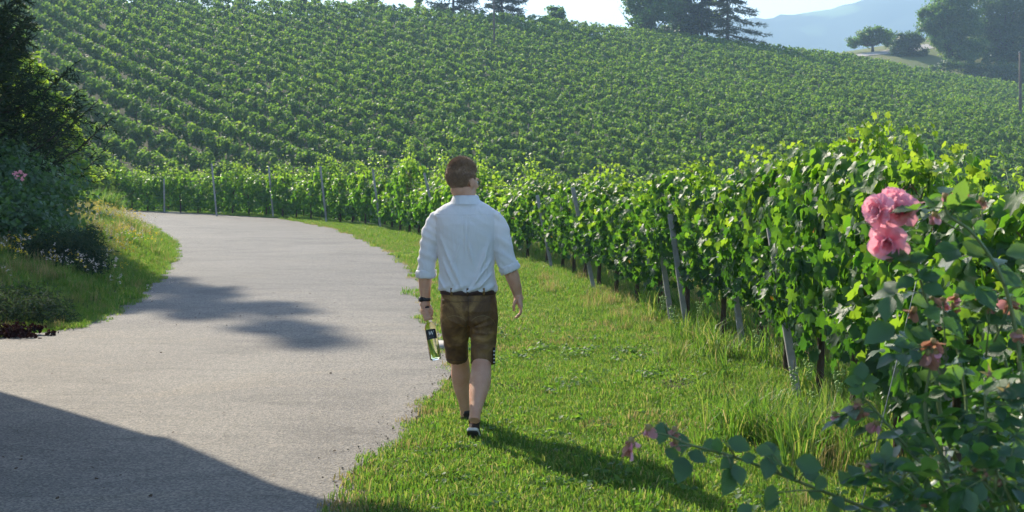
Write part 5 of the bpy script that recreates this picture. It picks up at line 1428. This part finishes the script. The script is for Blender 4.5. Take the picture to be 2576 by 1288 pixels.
# head in its own frame: x right, y forward
HC = Vector((-.034, .006, 1.638)); HY = R(-42)
HM = Matrix.Translation(HC) @ Matrix.Rotation(HY, 4, 'Z') @ Matrix.Rotation(R(-3), 4, 'X') @ Matrix.Scale(1.06, 4)
hd = [ell((0, -.014, .036), (.077, .098, .092)), ell((0, .028, -.012), (.069, .074, .078)), ell((0, .030, -.062), (.058, .060, .044)), ell((0, .072, -.088), (.026, .022, .020)),
      ell((0, -.03, -.05), (.056, .055, .05)), ell((0, .096, .020), (.045, .012, .012)),
      ell((.03, .086, -.022), (.02, .014, .016)), ell((-.03, .086, -.022), (.02, .014, .016))]
hd.append(tube_np([Vector((0, .092, .018)), Vector((0, .106, -.005)), Vector((0, .118, -.024)), Vector((0, .104, -.034))], [.008, .010, .014, .012], 10))
for s in (-1, 1):
    hd.append(ell((s * .083, -.004, -.004), (.0075, .020, .033), Matrix.Rotation(s * -0.45, 3, 'Z') @ Matrix.Rotation(0.15, 3, 'X')))
    hd.append(ell((s * .082, .000, -.030), (.006, .010, .012)))
    hd.append(ell((s * .074, .004, -.006), (.010, .012, .018)))
hd.append(ell((0, .100, -.056), (.022, .008, .006))); hd.append(ell((0, .098, -.066), (.019, .008, .006)))
body += [xform(h, HM) for h in hd]
bo = union('body', body, 0.0042, 5, M['skin'])
# eyes
for s in (-1, 1):
    V, Fq, rn = xform(ell((s * .031, .090, .002), (.011, .010, .008), None, 2), HM); link('eye', np_mesh('eye', V, Fq, smooth=True), M['white'], man)
# hair: a close cap with short strands
V, Fq, _ = ell((0, -.018, .040), (.0815, .1015, .1010), None, 5)
hv = V.copy()
low = -.090 + .03 * (np.abs(hv[:, 0]) / .07) ** 2 + .045 * np.clip((hv[:, 1] + .06) / .10, 0, 1) + 0.0
keepv = (hv[:, 2] > low)
face = (hv[:, 1] > .035) & (hv[:, 2] < .075 - .2 * np.maximum(0, np.abs(hv[:, 0]) - .04))
ear = (np.abs(hv[:, 0]) > .06) & (hv[:, 1] > -.028) & (hv[:, 2] < .020)
keepv &= ~face & ~ear
lump = np.array([noise.noise(Vector(v) * 38) for v in hv]); fade = np.clip((hv[:, 2] + .085) / .07, 0.0, 1)
dirn = nrm(hv - np.array([0, -.018, .042]))
hv = hv + dirn * (-.006 + fade * .008 + lump * .003 * fade + .006 * np.clip((hv[:, 2] - .08) / .05, 0, 1))[:, None]
fk = Fq[keepv[Fq].all(1)]
hm = np.array([tuple(HM @ Vector(v)) for v in hv])
hair = link('hair', np_mesh('hair', hm, fk, np.clip((V[:, 2] + .075) / .10, 0, 1), smooth=True), M['scalp'], man)
kv = np.where(keepv)[0]; kk = 16000
ci = rs.choice(kv, kk); base = hv[ci] + rs.randn(kk, 3) * .0022
z_ = hv[ci][:, 2]
kp_ = rs.rand(kk) < np.clip((z_ + .09) / .04, .35, 1); ci, base, z_ = ci[kp_], base[kp_], z_[kp_]; dn = dirn[ci]; kk = len(ci)
comb = np.stack([0 * z_ + rs.randn(kk) * .35, np.where(z_ > .06, .55, -.25), np.where(z_ > .06, .1, -1.0)], -1) + rs.randn(kk, 3) * .25
dr = nrm(dn * (0.50 + 0.6 * (z_ > .09))[:, None] + nrm(comb) * 0.85)
ln = (.004 + .012 * np.clip((z_ + .03) / .12, 0, 1) * (.6 + .7 * rs.rand(kk)))
sd = nrm(np.cross(dr, rs.randn(kk, 3))) * .0011
Vh = np.stack([base - sd, base + sd, base + dr * ln[:, None]], 1).reshape(-1, 3)
Vh = np.array([tuple(HM @ Vector(v)) for v in Vh])
hs = link('strands', np_mesh('hair_strands', Vh, np.arange(kk * 3).reshape(-1, 3), np.repeat(rs.rand(kk), 3)), M['hair'], hair); hs['kind'] = 'stuff'

# --- shirt
def fold(co, no):
    x, y, z = co[:, 0], co[:, 1], co[:, 2]
    d = np.zeros(len(x))
    back = np.clip(-no[:, 1] * 1.4, 0, 1)
    xc = x + .015
    torso = (np.abs(xc) < .20)
    # centre pleat fading downwards, slack folds running from it
    pl = np.exp(-((np.abs(xc) - .013) / .006) ** 2) * np.clip((1.43 - z) * 12, 0, 1) * np.clip((z - 1.10) / .18, 0, 1)
    d -= .0045 * pl * back
    d += .004 * np.exp(-(xc / .010) ** 2) * np.clip((1.43 - z) * 12, 0, 1) * np.clip((z - 1.12) / .15, 0, 1) * back
    for (x0, z0, x1, z1, w, h) in [(-.17, 1.30, -.03, .96, .016, .006), (.16, 1.28, .06, .97, .018, .0075), (.02, 1.25, .05, 1.10, .012, .005), (-.03, 1.26, -.09, 1.05, .014, .005), (-.16, 1.16, -.06, .94, .014, .006), (.17, 1.14, .04, .955, .013, .007), (.175, 1.05, .08, .945, .012, .006), (-.19, 1.04, -.12, .93, .012, .006), (.12, 1.2, .14, 1.02, .012, .005), (-.08, 1.12, -.02, .94, .013, .004)]:
        dx, dz = x1 - x0, z1 - z0; L2 = dx * dx + dz * dz
        t = ((xc - x0) * dx + (z - z0) * dz) / L2; tc = np.clip(t, 0, 1)
        dist = np.hypot(xc - x0 - dx * tc, z - z0 - dz * tc)
        d += 1.6 * h * np.exp(-(dist / (w * .68)) ** 2) * np.sin(np.pi * np.clip(t * .9 + .05, 0, 1)) * np.where(torso, 1, 0) * (0.4 + back)
    # gathers above the belt
    d += .005 * np.sin(x * 62 + 4 * np.sin(z * 30)) * np.clip((1.02 - z) / .07, 0, 1) * torso
    # yoke: upper panel slightly proud
    d += np.where((z > 1.425 + .012 * np.abs(xc)) & torso, .0022, 0) * back
    # creases on the sleeves
    arm = (~torso) | (z > 1.6)
    cr = np.array([noise.noise(Vector((a * 9, b * 9, c * 24 + a * 14))) for a, b, c in co]) if len(co) < 200000 else 0
    d += .012 * cr * np.where(np.abs(xc) > .185, 1, .22)
    return d
shirt = [stack([(.918, 0, 0, .176, .122), (.932, -.002, 0, .192, .138), (.955, -.004, 0, .196, .142), (.99, -.006, 0, .190, .138), (1.05, -.009, 0, .183, .134), (1.12, -.012, 0, .183, .132), (1.2, -.015, 0, .190, .134), (1.29, -.018, -.004, .197, .136),
                (1.365, -.021, -.006, .203, .132), (1.415, -.022, -.006, .206, .120), (1.452, -.020, -.004, .193, .104), (1.482, -.016, -.002, .156, .090), (1.505, -.014, 0, .112, .080), (1.520, -.015, 0, .086, .075), (1.529, -.016, 0, .076, .070)], 36, 2.35)]
shirt.append(T3([(-.165, 0, 1.420), (-.212, 0, 1.395), (-.240, -.002, 1.32), (-.259, -.004, 1.21), (-.270, -.006, 1.12), (-.276, -.006, 1.06), (-.277, -.006, 1.01)], [.045, .055, .062, .061, .060, .060, .060], 20))
shirt.append(T3([(.130, 0, 1.430), (.172, 0, 1.412), (.202, -.002, 1.33), (.223, -.004, 1.23), (.242, -.006, 1.14), (.260, -.006, 1.10), (.274, -.006, 1.07)], [.045, .055, .063, .066, .064, .062, .061], 20))
so = union('shirt', shirt, 0.0046, 7, M['shirt'], disp=fold)
# rolled cuffs
def cuff(name, c, d, r0, L_, mat=M['shirt']):
    d = Vector(d).normalized(); pts, rr = [], []
    for t, r1 in ((0, .94), (.06, 1.03), (.3, 1.06), (.6, 1.08), (.9, 1.05), (1.0, .98)):
        pts.append(Vector(c) + d * L_ * t); rr.append((r0 * r1, r0 * r1 * .97))
    V, Fq, rn = tube_np(pts, rr, 40)
    V = V + 0.0030 * np.sin(V[:, [2]] * 210 + V[:, [0]] * 90) * nrm(V - np.array(Vector(c) + d * L_ * .5)) + .0020 * np.stack([np.sin(V[:, 1] * 120)] * 3, -1)
    link(name, np_mesh(name, V, Fq, smooth=True), mat, man)
cuff('rolled_cuff', (-.2765, -.006, 1.062), (-.02, 0, -1), .0635, .052)
cuff('rolled_cuff', (.2615, -.006, 1.098), (.42, 0, -1), .0650, .052)
# collar
V, Fq = [], []
nC = 40
for (z, rx, ry, yo) in [(1.485, .092, .078, 0), (1.520, .0825, .077, 0), (1.546, .0790, .074, -.002), (1.553, .0800, .0755, -.003), (1.546, .084, .079, -.003), (1.518, .095, .089, -.005), (1.494, .108, .098, -.007)]:
    for j in range(nC):
        a = 2 * math.pi * j / nC
        drop = .03 * max(0, math.sin(a)) ** 2
        V.append((-.017 + rx * math.cos(a), -.004 + yo + ry * math.sin(a), z - drop))
for i in range(6):
    for j in range(nC): Fq.append((i * nC + j, i * nC + (j + 1) % nC, (i + 1) * nC + (j + 1) % nC, (i + 1) * nC + j))
link('collar', np_mesh('collar', np.array(V), np.array(Fq), smooth=True), M['shirt'], man)

# --- leather shorts
def sfold(co, no):
    x, y, z = co[:, 0], co[:, 1], co[:, 2]
    back = np.clip(-no[:, 1] * 1.3 + .2, 0, 1)
    d = -.012 * np.exp(-((x - .003) / .012) ** 2) * np.clip((.86 - z) / .1, 0, 1)
    for (x0, z0, x1, z1, w, h) in [(-.02, .71, -.16, .76, .009, .006), (-.02, .69, -.15, .70, .009, .006), (.02, .71, .16, .77, .009, .006), (.02, .69, .16, .72, .009, .007), (-.03, .66, -.14, .62, .010, .005), (.03, .67, .15, .65, .010, .006), (.03, .63, .15, .60, .010, .005), (-.04, .56, -.14, .58, .011, .004), (.03, .58, .14, .55, .011, .005), (-.03, .87, -.15, .88, .008, .003), (.04, .52, .14, .50, .010, .004), (-.04, .52, -.13, .50, .010, .003)]:
        dx, dz = x1 - x0, z1 - z0; L2 = dx * dx + dz * dz
        t = ((x - x0) * dx + (z - z0) * dz) / L2; tc = np.clip(t, 0, 1)
        d += h * np.exp(-(np.hypot(x - x0 - dx * tc, z - z0 - dz * tc) / w) ** 2) * np.sin(np.pi * (tc * .9 + .05)) * back
    cr = np.array([noise.noise(Vector((a * 10, b * 10, c * 26))) for a, b, c in co])
    return d + .005 * cr
sh_ = [stack([(.955, 0, 0, .172, .118), (.92, 0, 0, .178, .126), (.87, .002, -.004, .183, .134), (.80, .004, -.008, .187, .143), (.74, .005, -.006, .186, .142), (.70, .005, .0, .175, .125)][::-1], 32, 2.4)]
sh_.append(T3([(-.082, -.004, .80), (-.084, .010, .72), (-.082, .035, .64), (-.078, .06, .56), (-.074, .085, .49), (-.072, .095, .464)], [(.102, .118), (.101, .112), (.094, .100), (.086, .092), (.0805, .086), (.0795, .085)], 24))
sh_.append(T3([(.092, -.010, .80), (.096, -.020, .72), (.096, -.035, .64), (.094, -.052, .56), (.091, -.075, .49), (.090, -.085, .456)], [(.102, .118), (.100, .112), (.094, .102), (.087, .094), (.081, .088), (.0805, .087)], 24))
sho = union('leather_shorts', sh_, 0.0055, 6, M['leather'], disp=sfold)
me = sho.data
bvh_s = BVHTree.FromPolygons([v.co[:] for v in me.vertices], [tuple(p_.vertices) for p_ in me.polygons])
def drape(name, pts2, r, mat, parent, bv=bvh_s, off=.002):
    out_ = []
    for i in range(len(pts2) - 1):
        for k_ in range(6):
            x = pts2[i][0] + (pts2[i + 1][0] - pts2[i][0]) * k_ / 6; z = pts2[i][1] + (pts2[i + 1][1] - pts2[i][1]) * k_ / 6
            h = bv.ray_cast(Vector((x, -1, z)), Vector((0, 1, 0)))[0]
            if h: out_.append(h + Vector((0, -off, 0)))
    if len(out_) > 2: return tube(name, out_, r, mat, parent, 5)
arc = lambda cx, cz, rx, rz, a0, a1, n=10: [(cx + rx * math.cos(R(a0 + (a1 - a0) * i / n)), cz + rz * math.sin(R(a0 + (a1 - a0) * i / n))) for i in range(n + 1)]
drape('embroidery', arc(-.085, .70, .088, .075, 175, 30), .0012, M['stitch'], sho)
drape('embroidery', arc(.095, .70, .085, .075, 5, 150), .0012, M['stitch'], sho)
drape('embroidery', arc(-.12, .80, .06, .05, 200, 120), .0010, M['stitch'], sho)
drape('centre_seam', [(.004, .905), (.005, .85), (.004, .78), (.003, .72)], .0016, M['belt'], sho)
drape('yoke_seam', [(-.17, .872), (-.08, .862), (.003, .872), (.09, .862), (.17, .873)], .0013, M['belt'], sho)
for xx in (-.072, .09):
    sg_, yb = (0, 0)
drape('hem', [(-.148, .468), (-.10, .466), (-.05, .466), (0.0, .468)], .0022, M['belt'], sho)
drape('hem', [(.014, .460), (.06, .458), (.11, .458), (.165, .462)], .0022, M['belt'], sho)
# side flap with lacing at the right knee
fl = link('side_flap', np_mesh('side_flap', *box_np((0.172, -.085, .510), (.012, .075, .105), 0)[:2]), M['black'], sho)
for k_ in range(4):
    box('lace', (0.172, -.1235, .472 + k_ * .024), (.0135, .004, .008), M['white'], fl)
# belt
V, Fq, rn = stack([(.905, 0, -.001, .183, .131), (.909, 0, -.001, .186, .134), (.945, -.001, 0, .184, .132), (.949, -.001, 0, .181, .129)], 48, 2.4)
belt = link('belt', np_mesh('belt', V, Fq, smooth=True), M['belt'], man)
for xx in (-.105, .0, .105):
    yb = -.134 * (1 - abs(xx / .186) ** 2.4) ** (1 / 2.4)
    box('belt_loop', (xx, yb - .003, .927), (.014, .008, .052), M['leather'], belt)
# watch
V, Fq, rn = tube_np([LW + Vector((.001, 0, .026)), LW + Vector((0, 0, .024)), LW + Vector((0, 0, .004)), LW + Vector((0, 0, .002))], [(.034, .030), (.0365, .0325), (.0365, .0325), (.034, .030)], 24)
wt = link('wristwatch', np_mesh('watch_strap', V, Fq, smooth=True), M['black'], man)
box('watch_case', LW + Vector((-.030, -.018, .014)), (.014, .034, .030), M['black'], wt, 0.5)

# shoes: local frame y forward, origin at the ball of the foot
def shoe(mt, nm='shoe'):
    outline = [(-.16, .026, .0), (-.15, .034, 0), (-.10, .037, 0), (-.04, .040, 0), (.02, .047, 0), (.06, .045, 0), (.09, .034, 0), (.105, .018, 0)]
    root = empty(nm, (0, 0, 0), 0, man)
    rings = []
    def band(z0, z1, grow, name, mat, par):
        pts = [(-w - grow, y * 1.0) for y, w, _ in outline] + [(w + grow, y) for y, w, _ in outline[::-1]]
        pts = [(x, y + (grow * (-1 if i_ in (0, len(pts) - 1) else 0))) for i_, (x, y) in enumerate(pts)]
        n = len(pts); V = [(x, y, z0) for x, y in pts] + [(x, y, z1) for x, y in pts]
        bm = bmesh.new(); vs = [bm.verts.new(v) for v in V]
        bm.faces.new(vs[:n][::-1]); bm.faces.new(vs[n:])
        for i in range(n): bm.faces.new((vs[i], vs[(i + 1) % n], vs[n + (i + 1) % n], vs[n + i]))
        bmesh.ops.recalc_face_normals(bm, faces=bm.faces)
        bmesh.ops.bevel(bm, geom=[e for e in bm.edges], offset=.003, segments=2, affect='EDGES')
        me = bpy.data.meshes.new(name); bm.to_mesh(me); bm.free(); me.transform(mt)
        return link(name, me, mat, par)
    band(0, .009, 0.000, 'outsole', M['sole'], root)
    band(.0092, .028, .002, 'midsole', M['white'], root)
    up = [stack([(.022, 0, -.03, .042, .125), (.034, 0, -.03, .042, .124), (.05, 0, -.045, .038, .108), (.066, 0, -.075, .034, .078), (.085, 0, -.105, .031, .05), (.100, 0, -.115, .033, .045)], 24, 2.2)]
    up = [xform(u_, mt) for u_ in up]
    union('upper', up, .004, 4, M['shoe'], root)
    sk = xform(stack([(.085, 0, -.112, .036, .042), (.118, 0, -.116, .0375, .043), (.120, 0, -.116, .034, .040)], 20, 2), mt)
    link('sock', np_mesh('sock', sk[0], sk[1], smooth=True), M['black'], root)
    return root
shoe(Matrix.Translation((-.030, .345, -.02)) @ Matrix.Rotation(R(4), 4, 'Z'))
shoe(Matrix.Translation((.052, -.325, -.015)) @ Matrix.Rotation(R(-6), 4, 'Z') @ Matrix.Rotation(R(-40), 4, 'X') @ Matrix.Translation((0, 0, 0)))

# ------------------------------------------------------------------ wine bottle in his left hand
W0 = Vector((MX, MY, 0.0))
bott = empty('wine_bottle', W0 + NA)
tag(bott, 'clear bottle of pale yellow wine with a black label held by its neck', 'bottle')
bz = -ND; bx = ux; by = bz.cross(bx)
bott.rotation_mode = 'QUATERNION'; bott.rotation_quaternion = Matrix((bx, by, bz)).transposed().to_quaternion()
def lathe(name, prof, mat, parent, n=40, caps=True):
    V, Fq = [], []
    for (r_0, z) in prof:
        for j in range(n): a = 2 * math.pi * j / n; V.append((r_0 * math.cos(a), r_0 * math.sin(a), z))
    for i in range(len(prof) - 1):
        for j in range(n): Fq.append((i * n + j, i * n + (j + 1) % n, (i + 1) * n + (j + 1) % n, (i + 1) * n + j))
    return link(name, np_mesh(name, np.array(V), np.array(Fq), smooth=True), mat, parent)
def glass(name, c, rough=0.02, ior=1.5):
    m, nt, out = new_mat(name)
    g = N(nt, 'ShaderNodeBsdfPrincipled', Roughness=rough, IOR=ior); g.inputs['Transmission Weight'].default_value = 1; g.inputs['Base Color'].default_value = (*c, 1)
    nt.links.new(g.outputs[0], out.inputs[0]); return m
LB = .350
M['glass'] = glass('clear_glass', (0.97, 0.99, 0.95), 0.02, 1.25)
M['wine'] = glass('pale_wine', (0.98, 0.94, 0.58), 0.0, 1.06)
outer = [(.0001, -LB + .012), (.018, -LB + .008), (.030, -LB), (.0345, -LB + .002), (.0370, -LB + .008), (.0370, -.150), (.0350, -.130), (.028, -.112), (.0195, -.097), (.0155, -.080), (.0142, -.05), (.0140, -.012), (.0152, -.010), (.0152, -.002), (.0100, 0), (.0098, -.06)]
lathe('glass', outer, M['glass'], bott)
lathe('wine', [(.0001, -LB + .0165), (.028, -LB + .0085), (.0335, -LB + .012), (.0338, -.152), (.0318, -.132), (.0245, -.115), (.0185, -.106), (.0001, -.106)], M['wine'], bott)
lathe('capsule', [(.0148, -.075), (.0152, -.075), (.0150, -.02), (.0160, -.012), (.0160, .0015), (.0001, .0022)], M['black'], bott, 24)
# black label: the part of the wall facing the camera, then the emblem on it
a0 = -90
def patch(name, z0, z1, half, mat, rr=.0376, par=bott):
    n = 18; V, Fq = [], []
    for r_0 in (rr, rr - .0003):
        for i in range(n + 1):
            a = R(a0 - half + 2 * half * i / n)
            for z in (z0, z1): V.append((r_0 * math.cos(a), r_0 * math.sin(a), z))
    for i in range(n): Fq.append((2 * i, 2 * i + 2, 2 * i + 3, 2 * i + 1)); o_ = 2 * (n + 1); Fq.append((o_ + 2 * i, o_ + 2 * i + 1, o_ + 2 * i + 3, o_ + 2 * i + 2))
    return link(name, np_mesh(name, np.array(V), np.array(Fq), smooth=True), mat, par)
lab = patch('label', -.218, -.153, 62, M['black'])
cu = bpy.data.curves.new('emblem', 'FONT'); cu.body = 'W'; cu.size = .034; cu.align_x = 'CENTER'; cu.shear = 0.25; cu.extrude = 0.0002; cu.offset = .0006
tmp = bpy.data.objects.new('emblem', cu); COL.objects.link(tmp)
dg = bpy.context.evaluated_depsgraph_get(); dg.update()
em = bpy.data.meshes.new_from_object(tmp.evaluated_get(dg)); bpy.data.objects.remove(tmp)
def wrap(me, z0, rr=.0379):
    for v in me.vertices:
        a = R(a0) + v.co.x / rr; z = v.co.y + z0; r1 = rr + v.co.z
        v.co = (r1 * math.cos(a), r1 * math.sin(a), z)
    me.update(); return me
link('emblem', wrap(em, -.190), M['white'], lab)
# swash and the thin printed line under it
Vs = [Vector((-.016 + .004 * i, 0, 0)) for i in range(9)]
V, Fq, rn = box_np((0, 0, 0), (.026, .0018, .0003)); me = np_mesh('label_line', V, Fq); link('label_line', wrap(me, -.206), M['white'], lab)
V, Fq, rn = tube_np([Vector((-.019, -.004, 0)), Vector((-.013, .004, 0)), Vector((-.006, -.003, 0)), Vector((-.012, -.008, 0))], .0006, 4); me = np_mesh('swash', V, Fq); link('swash', wrap(me, -.178), M['white'], lab)
